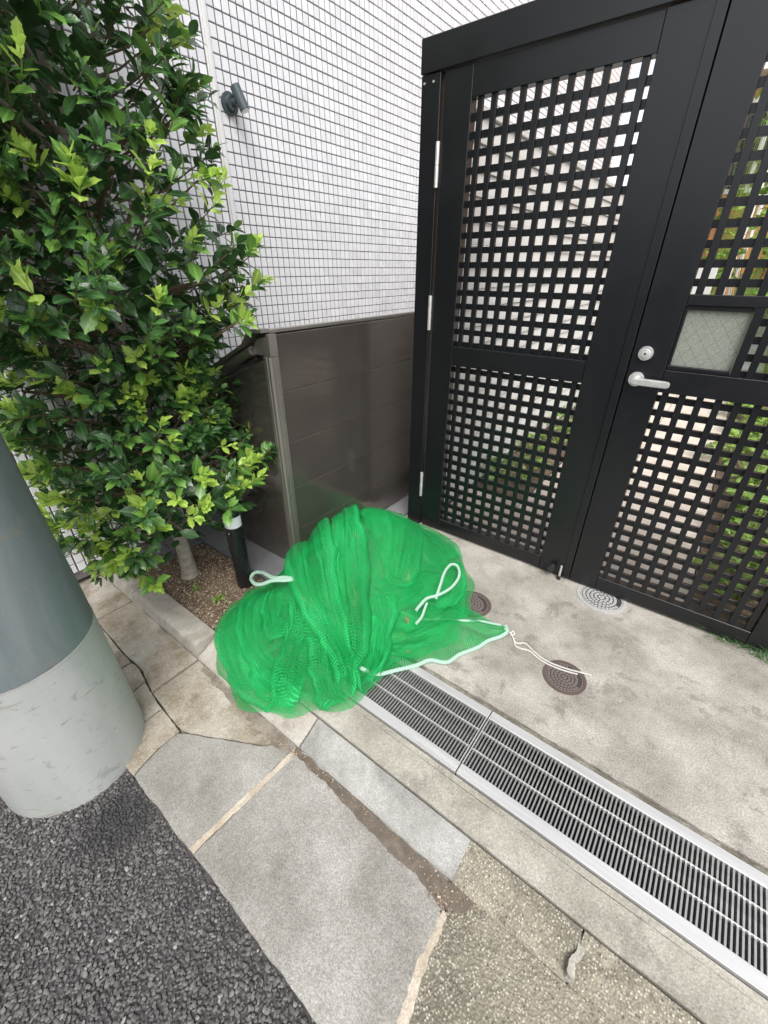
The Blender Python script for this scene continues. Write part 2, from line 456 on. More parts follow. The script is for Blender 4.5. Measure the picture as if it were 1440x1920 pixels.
class MB:
    """collects shapes in a bmesh, links them as one object; coordinates are world coordinates minus origin"""
    def __init__(s, org=(0, 0, 0)):
        s.b = bmesh.new(); s.org = Vector(org)
    def box(s, x0, x1, y0, y1, z0, z1, bev=0.0, seg=1):
        r = bmesh.ops.create_cube(s.b, size=1)
        vs = r['verts']
        for v in vs:
            v.co = Vector(((x0 + x1) / 2 + v.co.x * (x1 - x0), (y0 + y1) / 2 + v.co.y * (y1 - y0), (z0 + z1) / 2 + v.co.z * (z1 - z0))) - s.org
        if bev > 0:
            es = list({e for v in vs for e in v.link_edges})
            bmesh.ops.bevel(s.b, geom=es, offset=bev, segments=seg, affect='EDGES', profile=0.5)
        return s
    def cyl(s, p0, p1, r0, r1=None, n=20, cap=True):
        r1 = r0 if r1 is None else r1
        p0 = Vector(p0); p1 = Vector(p1)
        d = p1 - p0
        q = d.to_track_quat('Z', 'Y').to_matrix().to_4x4()
        bmesh.ops.create_cone(s.b, cap_ends=cap, segments=n, radius1=r0, radius2=r1, depth=d.length,
                              matrix=Matrix.Translation((p0 + p1) / 2 - s.org) @ q)
        return s
    def poly(s, pts, z0, z1, bev=0.0):
        vt = [s.b.verts.new(Vector((x, y, z1)) - s.org) for x, y in pts]
        vb = [s.b.verts.new(Vector((x, y, z0)) - s.org) for x, y in pts]
        n = len(pts)
        top = s.b.faces.new(vt)
        s.b.faces.new(vb[::-1])
        for i in range(n): s.b.faces.new((vt[i], vb[i], vb[(i + 1) % n], vt[(i + 1) % n]))
        if bev: bmesh.ops.bevel(s.b, geom=list(top.edges), offset=bev, segments=2, affect='EDGES')
        return s
    def prism_x(s, prof, x0, x1, bev=0):
        a = [s.b.verts.new(Vector((x0, y, z)) - s.org) for y, z in prof]
        b = [s.b.verts.new(Vector((x1, y, z)) - s.org) for y, z in prof]
        n = len(prof)
        s.b.faces.new(a); s.b.faces.new(b[::-1])
        for i in range(n): s.b.faces.new((a[i], b[i], b[(i + 1) % n], a[(i + 1) % n]))
        return s
    def tube(s, pts, rad, n=8, cap=True):
        pts = [Vector(p) for p in pts]
        rings = []
        up = Vector((0.13, 0.21, 0.97)).normalized()
        for i, p in enumerate(pts):
            t = (pts[min(i + 1, len(pts) - 1)] - pts[max(i - 1, 0)]).normalized()
            a = t.cross(up)
            if a.length < 1e-3: a = t.cross(Vector((1, 0, 0)))
            a.normalize(); b = t.cross(a).normalized()
            r = rad[i] if hasattr(rad, '__len__') else rad
            rings.append([s.b.verts.new(p - s.org + a * (r * math.cos(2 * PI * k / n)) + b * (r * math.sin(2 * PI * k / n))) for k in range(n)])
        for i in range(len(rings) - 1):
            for k in range(n):
                s.b.faces.new((rings[i][k], rings[i][(k + 1) % n], rings[i + 1][(k + 1) % n], rings[i + 1][k]))
        if cap:
            s.b.faces.new(rings[0][::-1]); s.b.faces.new(rings[-1])
        return s
    def build(s, name, mat, parent=None, smooth=False, loc=None):
        bmesh.ops.recalc_face_normals(s.b, faces=s.b.faces)
        me = bpy.data.meshes.new(name)
        s.b.to_mesh(me); s.b.free()
        me.materials.append(mat)
        if smooth:
            me.polygons.foreach_set('use_smooth', [True] * len(me.polygons))
            try: me.set_sharp_from_angle(angle=R(38))
            except Exception: pass
        o = bpy.data.objects.new(name, me)
        link(o, parent)
        o.location = s.org - (Vector(parent.location) if parent is not None else Vector((0, 0, 0)))
        if loc is not None: o.location = loc
        return o

def copy_mesh(src, parent, loc, name=None):
    o = src.copy()
    if name: o.name = name
    link(o, parent)
    o.location = loc
    return o

def catmull(pts, n=8):
    P = [Vector(p) for p in pts]
    P = [P[0] * 2 - P[1]] + P + [P[-1] * 2 - P[-2]]
    out = []
    for i in range(1, len(P) - 2):
        for k in range(n):
            t = k / n
            out.append(0.5 * ((2 * P[i]) + (P[i + 1] - P[i - 1]) * t + (2 * P[i - 1] - 5 * P[i] + 4 * P[i + 1] - P[i + 2]) * t * t + (-P[i - 1] + 3 * P[i] - 3 * P[i + 1] + P[i + 2]) * t ** 3))
    out.append(P[-2])
    return out

def wobble_poly(pts, step=0.02, amp=0.003, seed=0):
    r = random.Random(seed)
    out = []
    n = len(pts)
    for i in range(n):
        a = Vector(pts[i]).to_2d(); b = Vector(pts[(i + 1) % n]).to_2d()
        L = (b - a).length
        k = max(1, int(L / step))
        nr = Vector((-(b - a).y, (b - a).x)) / max(L, 1e-6)
        o = 0
        for j in range(k):
            if 0 < j: o = o * 0.6 + r.uniform(-amp, amp)
            p = a.lerp(b, j / k) + nr * (o if j else 0)
            out.append((p.x, p.y))
    return out

# ------------------------------------------------------------------ SETTING: ground, street, slabs, kerb
o = MB().box(-40, 40, -40, 40, -0.30, -0.20).build('ground', M['ground']); tag(o, kind='structure')
o = MB().box(-30, 30, -6.0, 0.150, -0.20, -0.078).build('road', M['asphalt']); tag(o, kind='structure')
o = MB().box(-30, 30, 0.150, 0.70, -0.20, -0.084).build('gutter_bed', M['joint']); tag(o, kind='structure')

# asphalt chippings standing out of the binder
ico = bmesh.new(); bmesh.ops.create_icosphere(ico, subdivisions=1, radius=1)
IV = np.array([v.co[:] for v in ico.verts]); IF = np.array([[v.index for v in f.verts] for f in ico.faces]); ico.free()
def scatter_stones(name, P, size, mat, flat=0.6, smooth=False):
    n = len(P)
    sc = size * rng.uniform(0.6, 1.35, (n, 1))
    asp = np.stack([rng.uniform(0.75, 1.35, n), rng.uniform(0.6, 1.0, n), rng.uniform(0.7, 1.1, n) * flat], 1)
    V = IV[None] * (1 + rng.uniform(-0.22, 0.22, (n, 12, 1))) * asp[:, None, :] * sc[:, None, :]
    th = rng.uniform(0, 2 * PI, n); c, s = np.cos(th), np.sin(th)
    tl = rng.uniform(-0.35, 0.35, (n, 2))
    x = V[..., 0] * c[:, None] - V[..., 1] * s[:, None]
    y = V[..., 0] * s[:, None] + V[..., 1] * c[:, None]
    z = V[..., 2] + x * tl[:, :1] + y * tl[:, 1:]
    V = np.stack([x, y, z], -1) + P[:, None, :]
    F = (IF[None] + (np.arange(n) * 12)[:, None, None]).reshape(-1, 3)
    return mesh_np(name, V.reshape(-1, 3), F, mat, smooth)
sp = 0.0084
gx, gy = np.meshgrid(np.arange(-1.9, 0.35, sp), np.arange(-1.0, 0.108, sp))
P = np.stack([gx.ravel(), gy.ravel()], 1) + rng.uniform(-sp * 0.45, sp * 0.45, (gx.size, 2))
edge = 0.098 + 0.004 * np.sin(P[:, 0] * 47) + 0.003 * np.sin(P[:, 0] * 131)
P = P[(P[:, 1] < edge) & (P[:, 1] < 0.108) & (P[:, 0] + P[:, 1] * 0.0 > -1.9)]
P = P[~((P[:, 1] < -0.62 - 0.55 * (P[:, 0] + 0.7)) & (P[:, 0] < -0.2) & (P[:, 1] < -0.5 + 0.9 * (P[:, 0] + 0.9)))]
P3 = np.c_[P, -0.0735 + rng.uniform(-0.0025, 0.0015, len(P))]
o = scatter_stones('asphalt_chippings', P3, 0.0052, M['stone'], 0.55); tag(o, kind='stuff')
o['label'] = 'coarse dark asphalt stones of the street surface'; del o['label']

# gutter slabs (top about -0.06)
slab_defs = [
    # pts, material, label
    ([(-1.395, 0.300), (-1.163, 0.285), (-1.12, 0.30), (-1.06, 0.33), (-1.0, 0.365), (-0.93, 0.40), (-0.86, 0.44), (-0.83, 0.502), (-1.395, 0.502)], 'slab_old'),
    ([(-1.128, 0.103), (-0.795, 0.102), (-0.775, 0.502), (-0.826, 0.502), (-0.855, 0.436), (-0.925, 0.395), (-0.995, 0.36), (-1.055, 0.325), (-1.115, 0.295), (-1.155, 0.27), (-1.150, 0.2)], 'slab'),
    ([(-0.772, 0.103), (-0.02, 0.100), (-0.115, 0.20), (-0.135, 0.33), (-0.14, 0.43), (-0.16, 0.502), (-0.752, 0.502)], 'slab'),
    ([(-0.006, 0.100), (0.62, 0.100), (0.62, 0.502), (-0.150, 0.502), (-0.128, 0.43), (-0.123, 0.33), (-0.103, 0.20)], 'slab_agg'),
    ([(0.628, 0.100), (1.5, 0.100), (1.5, 0.502), (0.628, 0.502)], 'slab_agg'),
    ([(-2.0, 0.335), (-1.71, 0.325), (-1.55, 0.33), (-1.47, 0.315), (-1.403, 0.30), (-1.403, 0.502), (-2.0, 0.502)], 'slab_old'),
    ([(-2.0, 0.103), (-1.62, 0.103), (-1.62, 0.317), (-1.71, 0.318), (-2.0, 0.328)], 'slab_old'),
    ([(-1.612, 0.103), (-1.50, 0.103), (-1.46, 0.24), (-1.475, 0.307), (-1.55, 0.322), (-1.612, 0.318)], 'slab_old'),
    ([(-1.492, 0.103), (-1.30, 0.103), (-1.30, 0.285), (-1.395, 0.293), (-1.468, 0.303), (-1.452, 0.24)], 'slab_old'),
    ([(-1.293, 0.103), (-1.136, 0.103), (-1.157, 0.2), (-1.161, 0.278), (-1.293, 0.286)], 'slab_old'),
    ([(-2.7, 0.103), (-2.008, 0.103), (-2.008, 0.502), (-2.7, 0.502)], 'slab_old'),
    ([(-3.4, 0.103), (-2.708, 0.103), (-2.708, 0.502), (-3.4, 0.502)], 'slab_old'),
    ([(-4.1, 0.103), (-3.408, 0.103), (-3.408, 0.502), (-4.1, 0.502)], 'slab_old'),
    ([(-5.6, 0.103), (-4.108, 0.103), (-4.108, 0.502), (-5.6, 0.502)], 'slab_old'),
    ([(1.508, 0.100), (2.6, 0.100), (2.6, 0.502), (1.508, 0.502)], 'slab_agg'),
]
gut = empty('gutter', (0, 0.3, -0.06)); tag(gut, kind='structure')
for i, (pts, m) in enumerate(slab_defs):
    wp = wobble_poly(pts, 0.018, 0.0022, i + 3)
    MB((pts[0][0], pts[0][1], -0.06)).poly(wp, -0.12, -0.060 - (0.002 if m == 'slab_old' else 0) + 0.0007 * (i % 3), 0.003).build('slab', M[m], gut)
# beige mortar between slabs
MB((-0.78, 0.3, -0.06)).poly(wobble_poly([(-0.797, 0.104), (-0.775, 0.104), (-0.755, 0.50), (-0.776, 0.50)], 0.012, 0.002, 5), -0.1, -0.0605).build('mortar_joint', M['mortar'], gut)
MB((-0.12, 0.3, -0.06)).poly(wobble_poly([(-0.03, 0.104), (-0.002, 0.104), (-0.098, 0.20), (-0.120, 0.33), (-0.125, 0.43), (-0.14, 0.44), (-0.142, 0.33), (-0.122, 0.2)], 0.010, 0.003, 6), -0.1, -0.0585).build('mortar_joint', M['mortar'], gut)

# kerb blocks: raised rounded blocks left, low sloping ones in front of the drive
ke = empty('kerb', (0, 0.55, 0)); tag(ke, kind='structure')
def rnd_prof(y0, y1, zt, rr=0.018):
    pr = [(y0, -0.16), (y0, zt - rr - 0.012)]
    for k in range(5):
        a = PI / 2 * k / 4
        pr.append((y0 + 0.004 + rr * (1 - math.cos(a)), zt - rr + rr * math.sin(a)))
    pr += [(y1 - 0.004, zt), (y1, zt - 0.004), (y1, -0.16)]
    return pr
xs = [-5.6, -4.9, -4.25, -3.65, -3.05, -2.50, -1.975, -1.405]
for a, b in zip(xs[:-1], xs[1:]):
    MB(((a + b) / 2, 0.55, 0)).prism_x(rnd_prof(0.505, 0.612, 0.012 if a > -2.3 else 0.014), a + 0.004, b - 0.002).build('kerb_stone', M['kerb'], ke, True)
def slope_prof(y0, y1, z1):
    return [(y0, -0.16), (y0, -0.054), (y0 + 0.006, -0.046), (y0 + 0.04, -0.034), (y1 - 0.012, z1 - 0.003), (y1 - 0.003, z1), (y1, z1 - 0.003), (y1, -0.16)]
for a, b, m in ((-1.400, -0.765, 'kerb'), (-0.758, -0.150, 'kerb_smooth'), (-0.1495, 0.155, 'slab_agg'), (0.160, 0.74, 'slab_agg'), (0.748, 1.35, 'slab_agg'), (1.358, 2.6, 'slab_agg')):
    MB(((a + b) / 2, 0.55, 0)).prism_x(slope_prof(0.502 if m != 'slab_agg' else 0.500, 0.601, -0.003), a, b).build('kerb_stone', M[m], ke)
MB((0.157, 0.55, 0)).poly(wobble_poly([(0.150, 0.504), (0.166, 0.504), (0.160, 0.53), (0.172, 0.56), (0.163, 0.596), (0.146, 0.596), (0.156, 0.56), (0.145, 0.53)], 0.006, 0.002, 3), -0.1, -0.016).build('mortar_joint', M['strip'], ke)
# concrete strip between kerb and drain
o = MB().poly(wobble_poly([(-1.40, 0.606), (2.6, 0.606), (2.6, 0.705), (-1.40, 0.705)], 0.03, 0.001, 9), -0.2, -0.001, 0.002).build('pavement_strip', M['strip']); tag(o, kind='structure')
o = MB().box(-1.40, 2.6, 0.708, 0.728, -0.2, -0.0035, 0.001).build('pavement_edge', M['strip']); tag(o, kind='structure')

# driveway slab with drain channel
dr = MB().poly(wobble_poly([(-1.34, 1.026), (3.0, 1.034), (3.0, 1.885), (-1.34, 1.885)], 0.02, 0.0022, 77), -0.2, 0.0, 0.003).build('driveway', M['drive']); tag(dr, kind='structure')
o = MB().box(-1.34, 3.0, 1.889, 1.99, -0.2, 0.0, 0.002).build('gate_threshold', M['drive']); tag(o, kind='structure')
o = MB().box(-1.34, 3.0, 0.732, 1.018, -0.2, -0.17).build('drain_channel_floor', M['darkhole']); tag(o, kind='structure')
o = MB().box(-1.34, 3.0, 1.003, 1.0225, -0.2, -0.02).build('drain_channel_wall', M['darkhole']); tag(o, kind='structure')
o = MB().poly(wobble_poly([(-1.34, 1.0085), (3.0, 1.0085), (3.0, 1.0225), (-1.34, 1.0225)], 0.02, 0.001, 78), -0.019, -0.005).build('drain_edge', M['joint2']); tag(o, kind='structure')
o = MB().box(-1.34, 3.0, 0.729, 0.745, -0.2, -0.02).build('drain_channel_side', M['darkhole']); tag(o, kind='structure')
# grey tile walkway left of the bin
wk = empty('walkway', (-2.4, 1.2, 0)); tag(wk, kind='structure')
for i in range(6):
    for j in range(5):
        x0 = -1.345 - 0.60 * (i + 1); y0 = 0.99 + 0.30 * j
        if i == 0 and j == -1: continue
        MB((x0, y0, 0)).box(x0 + 0.003, x0 + 0.597, y0 + 0.003, y0 + 0.297, -0.03, 0.002, 0.002).build('floor_tile', M['slate'], wk)
for i in range(4):
    x0 = -2.13 - 0.6 * (i + 1)
    MB((x0, 0.7, 0)).box(x0 + 0.003, x0 + 0.597, 0.70, 0.987, -0.03, 0.002, 0.002).build('floor_tile', M['slate'], wk)
o = MB().box(-5.6, -1.342, 0.614, 2.45, -0.2, -0.032).build('walkway_bed', M['joint']); tag(o, kind='structure')

# planting bed soil + gravel
bedpts = [(-2.125, 0.616), (-1.345, 0.616), (-1.345, 0.985), (-2.125, 0.985)]
nx, ny = 60, 32
bx = np.linspace(-2.124, -1.347, nx); by = np.linspace(0.616, 0.984, ny)
BX, BY = np.meshgrid(bx, by)
BZ = -0.014 + 0.012 * np.exp(-((BX + 1.75) ** 2 / 0.06 + (BY - 0.84) ** 2 / 0.02)) + rng.normal(0, 0.0016, BX.shape)
V = np.stack([BX.ravel(), BY.ravel(), BZ.ravel()], 1)
idx = np.arange(nx * ny).reshape(ny, nx)
F = np.stack([idx[:-1, :-1].ravel(), idx[:-1, 1:].ravel(), idx[1:, 1:].ravel(), idx[1:, :-1].ravel()], 1)
o = mesh_np('soil', V, F, M['soil'], True); tag(o, kind='structure')
o = MB().box(-5.6, -2.127, 0.616, 0.697, -0.05, -0.016).build('soil_strip', M['soil']); tag(o, kind='structure')
n = 5200
P = np.c_[rng.uniform(-2.12, -1.35, n), rng.uniform(0.617, 0.982, n), np.zeros(n)]
P[:, 2] = -0.013 + 0.012 * np.exp(-((P[:, 0] + 1.75) ** 2 / 0.06 + (P[:, 1] - 0.84) ** 2 / 0.02))
o = scatter_stones('soil_gravel', P, 0.0034, M['pebble'], 0.7); tag(o, kind='stuff')

# ------------------------------------------------------------------ white tiled wall
XW = -2.35
PZ, PY = 0.0515, 0.0437
wall = empty('tiled_wall', (XW, 2.0, 0), 'white mosaic tiled building wall with dark grout behind the bin and shrub', 'wall')
MB((XW, 3, 2)).box(XW - 0.25, XW - 0.004, -1.5, 9.0, -0.03, 5.2).build('backing', M['grout'], wall)
TY0 = 1.692          # trim position
nyr = int((9.0 - TY0) / PY); nyl = int((TY0 - 0.03 + 1.5) / PY); nz = 100
hw, hh = PY / 2 - 0.0030, PZ / 2 - 0.0017
def tile_verts(n, tilt):
    b = 0.0022
    base = np.array([[0, -hw, -hh], [0, hw, -hh], [0, hw, hh], [0, -hw, hh]])
    top = base.copy(); top[:, 1] *= (hw - b) / hw; top[:, 2] *= (hh - b) / hh
    top[:, 0] = 0.0042
    V = np.concatenate([base, top])[None].repeat(n, 0)
    V[:, 4:, 0] += top[None, :, 1] * tilt[:, :1] + top[None, :, 2] * tilt[:, 1:]
    return V
TF = np.array([[4, 5, 6, 7], [0, 1, 5, 4], [1, 2, 6, 5], [2, 3, 7, 6], [3, 0, 4, 7]])
cy = np.concatenate([TY0 + 0.030 + PY * (np.arange(nyr) + 0.5), TY0 - 0.012 - PY * (np.arange(nyl) + 0.5)])
cz = 0.02 + PZ * (np.arange(nz) + 0.5)
CY, CZ = np.meshgrid(cy, cz)
CY, CZ = CY.ravel(), CZ.ravel()
sel = (CY > TY0) & (CY < TY0 + 0.030 + PY * 12) & (CZ > 1.15) & (CZ < 1.15 + PZ * 25)
rest = ~sel
n = rest.sum()
tl = np.stack([rng.normal(0, 0.02, n), rng.normal(-0.015, 0.02, n)], 1)
V = tile_verts(n, tl) + np.stack([np.full(n, XW), CY[rest], CZ[rest]], 1)[:, None, :]
F = (TF[None] + (np.arange(n) * 8)[:, None, None]).reshape(-1, 4)
o = mesh_np('tile_field', V.reshape(-1, 3) - np.array([XW, 2.0, 0]), F, M['tile'], parent=wall); tag(o, kind='stuff')
protos = []
for k in range(6):
    V = tile_verts(1, np.array([[rng.normal(0, 0.02), rng.normal(-0.015, 0.02)]]))[0]
    me = bpy.data.meshes.new('tile'); me.from_pydata(V.tolist(), [], TF.tolist()); me.materials.append(M['tile']); protos.append(me)
for y, z in list(zip(CY[sel], CZ[sel]))[:300]:
    o = bpy.data.objects.new('tile', protos[random.randrange(6)]); link(o, wall); o.location = (0, y - 2.0, z)
# white expansion trim
MB((XW, TY0 + 0.014, 2)).box(XW, XW + 0.010, TY0 - 0.010, TY0 + 0.028, 0.0, 5.2, 0.002).build('joint_trim', M['white_al'], wall)
MB((XW, TY0 + 0.006, 2)).box(XW + 0.0102, XW + 0.024, TY0 - 0.006, TY0 + 0.008, 0.0, 5.2, 0.001).build('joint_rib', M['white_al'], wall)

# wall spotlight
SX, SY, SZ = XW + 0.005, 1.775, 2.115
sp_ = empty('wall_spotlight', (SX, SY, SZ), 'dark grey cylindrical spotlight on a round plate fixed to the white tiled wall', 'wall lamp')
MB((SX, SY, SZ)).cyl((SX, SY, SZ), (SX + 0.012, SY, SZ), 0.046, n=32).cyl((SX + 0.012, SY, SZ), (SX + 0.034, SY, SZ), 0.032, 0.029, 28).build('mount', M['spot'], sp_, True)
MB((SX, SY, SZ)).cyl((SX + 0.034, SY, SZ), (SX + 0.062, SY + 0.004, SZ + 0.004), 0.014, n=16).build('swivel_arm', M['spot'], sp_, True)
hc = Vector((SX + 0.080, SY + 0.010, SZ + 0.010)); hd = Vector((0.10, 0.06, -0.28)).normalized()
MB((SX, SY, SZ)).cyl(hc - hd * 0.050, hc + hd * 0.048, 0.0245, n=28).build('lamp_head', M['spot'], sp_, True)
MB((SX, SY, SZ)).cyl(hc + hd * 0.0485, hc + hd * 0.051, 0.020, n=28).build('lens', M['opal'], sp_)

# ------------------------------------------------------------------ brown waste bin store
BX1, BX0, BY0, BY1 = -1.480, -2.02, 1.150, 2.60
bn = empty('refuse_bin', ((BX0 + BX1) / 2, (BY0 + BY1) / 2, 0), 'brown metal refuse bin store with sloping lid between tiled wall and black gate', 'bin')
zb, zt = 0.02, 1.17
# back (tall) panels facing the drive
nb = 5
ph = 0.236
z = zb
k = 0
zs = [zb] + [0.935 - ph * i for i in (3, 2, 1, 0)] + [zt]
for a, b in zip(zs[:-1], zs[1:]):
    MB((BX1, 1.8, a)).box(BX1 - 0.006 - (0.0), BX1, BY0 + 0.045, BY1, a + 0.0011, b - 0.0011, 0.0012).build('back_panel', M['bin'], bn)
MB((BX1, 1.8, 0)).box(BX1 - 0.012, BX1 - 0.0061, BY0 + 0.045, BY1, zb, zt - 0.002).build('back_liner', M['bin_trim'], bn)
# side panel with vertical seams, sloping top
def side_top(x): return 0.865 + (x - BX0) * (1.09 - 0.865) / (BX1 - BX0)
xsn = [BX0 + 0.02, -1.93, -1.84, -1.75, -1.66, -1.58, BX1 - 0.040]
for a, b in zip(xsn[:-1], xsn[1:]):
    mb = MB((a, BY0, 0))
    g = 0.0008
    va = [(a + g, side_top(a)), (b - g, side_top(b)), (b - g, zb), (a + g, zb)]
    f1 = [mb.b.verts.new(Vector((x, BY0 + 0.004, zz)) - mb.org) for x, zz in va]
    f2 = [mb.b.verts.new(Vector((x, BY0 + 0.012, zz)) - mb.org) for x, zz in va]
    mb.b.faces.new(f1); mb.b.faces.new(f2[::-1])
    for q in range(4): mb.b.faces.new((f1[q], f2[q], f2[(q + 1) % 4], f1[(q + 1) % 4]))
    mb.build('side_panel', M['bin'], bn)
# corner post with flutes
mb = MB((BX1, BY0, 0))
prof = [(BX1 - 0.040, BY0), (BX1 - 0.022, BY0 - 0.001), (BX1 - 0.020, BY0 + 0.003), (BX1 - 0.016, BY0 + 0.003), (BX1 - 0.014, BY0 - 0.001), (BX1 - 0.004, BY0 - 0.001), (BX1 + 0.003, BY0 + 0.006),
        (BX1 + 0.003, BY0 + 0.018), (BX1, BY0 + 0.020), (BX1, BY0 + 0.024), (BX1 + 0.003, BY0 + 0.026), (BX1 + 0.003, BY0 + 0.044), (BX1 - 0.040, BY0 + 0.044)]
mb.poly(prof, 0.0, 1.085).build('corner_post', M['bin_trim'], bn)
MB((BX1, BY0, 0)).poly([(BX1 - 0.012, BY0 + 0.003), (BX1 + 0.0035, BY0 + 0.003), (BX1 + 0.0035, BY0 + 0.044), (BX1 - 0.012, BY0 + 0.044)], 1.087, zt + 0.003, 0.001).build('corner_cap', M['bin_trim'], bn)
MB((BX0, BY0, 0)).box(BX0, BX0 + 0.02, BY0, BY0 + 0.03, 0.0, 0.86, 0.002).build('corner_post', M['bin_trim'], bn)
MB((BX0, 1.8, 0)).box(BX0 + 0.003, BX0 + 0.010, BY0 + 0.03, BY1, zb, 0.86).build('front_panel', M['bin'], bn)
# end cheek under the lid, rounded
ch = [(BX1 - 0.004, 1.088), (BX1 - 0.004, 1.160)]
for k in range(9):
    a = PI / 2 + (PI * 0.42) * k / 8
    ch.append((BX1 - 0.045 + 0.058 * math.cos(a), 1.100 + 0.058 * math.sin(a)))
ch += [(BX1 - 0.104, 1.088)]
mb = MB((BX1, BY0, 0))
f1 = [mb.b.verts.new(Vector((x, BY0 + 0.006, zz)) - mb.org) for x, zz in ch]
f2 = [mb.b.verts.new(Vector((x, BY0 + 0.030, zz)) - mb.org) for x, zz in ch]
mb.b.faces.new(f1); mb.b.faces.new(f2[::-1])
for q in range(len(ch)): mb.b.faces.new((f1[q], f2[q], f2[(q + 1) % len(ch)], f1[(q + 1) % len(ch)]))
mb.build('end_cheek', M['bin_trim'], bn)
# lid: profile in x,z : curved at the back top, straight slope to the front, thickness
def lid_prof(off):
    pr = [(BX1 - 0.020, zt + 0.004 + off)]
    for k in range(9):
        a = R(90 + 60 * k / 8)
        pr.append((BX1 - 0.065 + (0.075 + off) * math.cos(a), 1.092 + (0.080 + off) * math.sin(a)))
    sl_ = Vector((-1, 0, -0.43)).normalized()
    nrm = Vector((-0.43, 0, 1)).normalized()
    e = Vector(pr[-1] + (0,)); e = Vector((pr[-1][0], 0, pr[-1][1]))
    x, z_ = pr[-1]
    pr.append((x - 0.02, z_ - 0.018))
    pr.append((BX0 - 0.005 - off, 0.925 + off))
    pr.append((BX0 - 0.030 - off, 0.900 + off * 0.5))
    pr.append((BX0 - 0.034 - off, 0.875))
    return pr
def lid_piece(name, y0, y1, o1, o2, mat):
    pa, pb = lid_prof(o1), lid_prof(o2)
    ring = pb + pa[::-1]
    mb = MB((BX1, BY0, 0))
    f1 = [mb.b.verts.new(Vector((x, y0, z)) - mb.org) for x, z in ring]
    f2 = [mb.b.verts.new(Vector((x, y1, z)) - mb.org) for x, z in ring]
    n = len(ring); h = n // 2
    for q in range(n): mb.b.faces.new((f1[q], f2[q], f2[(q + 1) % n], f1[(q + 1) % n]))
    for q in range(h - 1):
        for f in (f1, f2): mb.b.faces.new((f[q], f[q + 1], f[n - 2 - q], f[n - 1 - q]))
    return mb.build(name, mat, bn, True)
lid_piece('lid', BY0 + 0.03, BY1, 0.0, 0.012, M['bin_trim'])
lid_piece('lid_end_cap', BY0 - 0.014, BY0 + 0.03, 0.004, 0.018, M['bin_trim'])
# rounded edge rail along the lid side
MB((BX1, BY0, 0)).tube([(-1.60, BY0 + 0.010, 1.100), (BX0 - 0.02, BY0 + 0.010, 0.918)], 0.020, 14).build('lid_rail', M['bin_trim'], bn, True)
MB((BX1, BY0, 0)).tube([(-1.575, BY0 + 0.004, 1.070), (BX0 + 0.01, BY0 + 0.004, 0.885)], 0.004, 8).build('seal', M['rubber'], bn, True)
MB((BX0, BY0, 0)).tube(catmull([(BX0 + 0.10, BY0 - 0.004, 0.895), (BX0 + 0.105, BY0 - 0.012, 0.86), (BX0 + 0.085, BY0 - 0.015, 0.835), (BX0 + 0.05, BY0 - 0.01, 0.828)], 6), 0.0035, 8).build('stay_wire', M['steel'], bn, True)

# ------------------------------------------------------------------ bollard lamp
bl = empty('bollard_light', (-1.600, 0.905, 0), 'short black bollard light with white lens band in the soil beside the green net', 'bollard lamp')
b0 = Vector((-1.600, 0.905, 0))
MB(b0).cyl(b0 + Vector((0, 0, -0.03)), b0 + Vector((0, 0, 0.345)), 0.040, n=36).build('post', M['lampblack'], bl, True)
MB(b0).cyl(b0 + Vector((0, 0, 0.345)), b0 + Vector((0, 0, 0.350)), 0.0415, n=36).build('collar', M['lampblack'], bl, True)
MB(b0).cyl(b0 + Vector((0, 0, 0.350)), b0 + Vector((0, 0, 0.408)), 0.0395, n=36).build('lens', M['opal'], bl, True)
MB(b0).cyl(b0 + Vector((0, 0, 0.408)), b0 + Vector((0, 0, 0.428)), 0.042, n=36).cyl(b0 + Vector((0, 0, 0.428)), b0 + Vector((0, 0, 0.436)), 0.042, 0.033, 36).build('cap', M['lampblack'], bl, True)
MB(b0).cyl(b0 + Vector((0.015, -0.037, 0.325)), b0 + Vector((0.0155, -0.0405, 0.325)), 0.003, n=10).build('screw', M['steel'], bl)

# ------------------------------------------------------------------ gate
GY = 1.933
gate = empty('gate_frame', (-1.25, GY, 0), 'black steel gate post and overhead beam at the left of the lattice doors', 'gate frame')
MB((-1.25, GY, 0)).box(-1.298, -1.209, GY, GY + 0.09, 0, 2.068, 0.002).build('post', M['gate'], gate)
MB((-1.25, GY, 0)).box(-1.300, 1.9, GY - 0.006, GY + 0.094, 2.070, 2.172, 0.0025).build('beam', M['gate'], gate)
MB((0.7, GY, 0)).box(0.585, 0.70, GY, GY + 0.09, 0, 2.068, 0.002).build('post', M['gate'], gate)
for x, z in ((-1.283, 2.043), (-1.240, 2.043)):
    MB((x, GY, z)).cyl((x, GY + 0.001, z), (x, GY - 0.003, z), 0.004, n=12).build('rivet', M['steel'], gate)
hinge_src = None
for zc, hl in ((1.78, 0.076), (1.215, 0.076), (0.285, 0.076)):
    x, y = -1.204, GY - 0.004
    h = MB((x, y, zc)).cyl((x, y, zc - hl), (x, y, zc - 0.002), 0.0085, n=16).cyl((x, y, zc + 0.002), (x, y, zc + hl), 0.0085, n=16).cyl((x, y, zc - 0.002), (x, y, zc + 0.002), 0.0065, n=12) if hinge_src is None else None
    if hinge_src is None: hinge_src = h.build('hinge', M['steel'], gate, True)
    else: copy_mesh(hinge_src, gate, Vector((x, y, zc)) - Vector(gate.location), 'hinge')

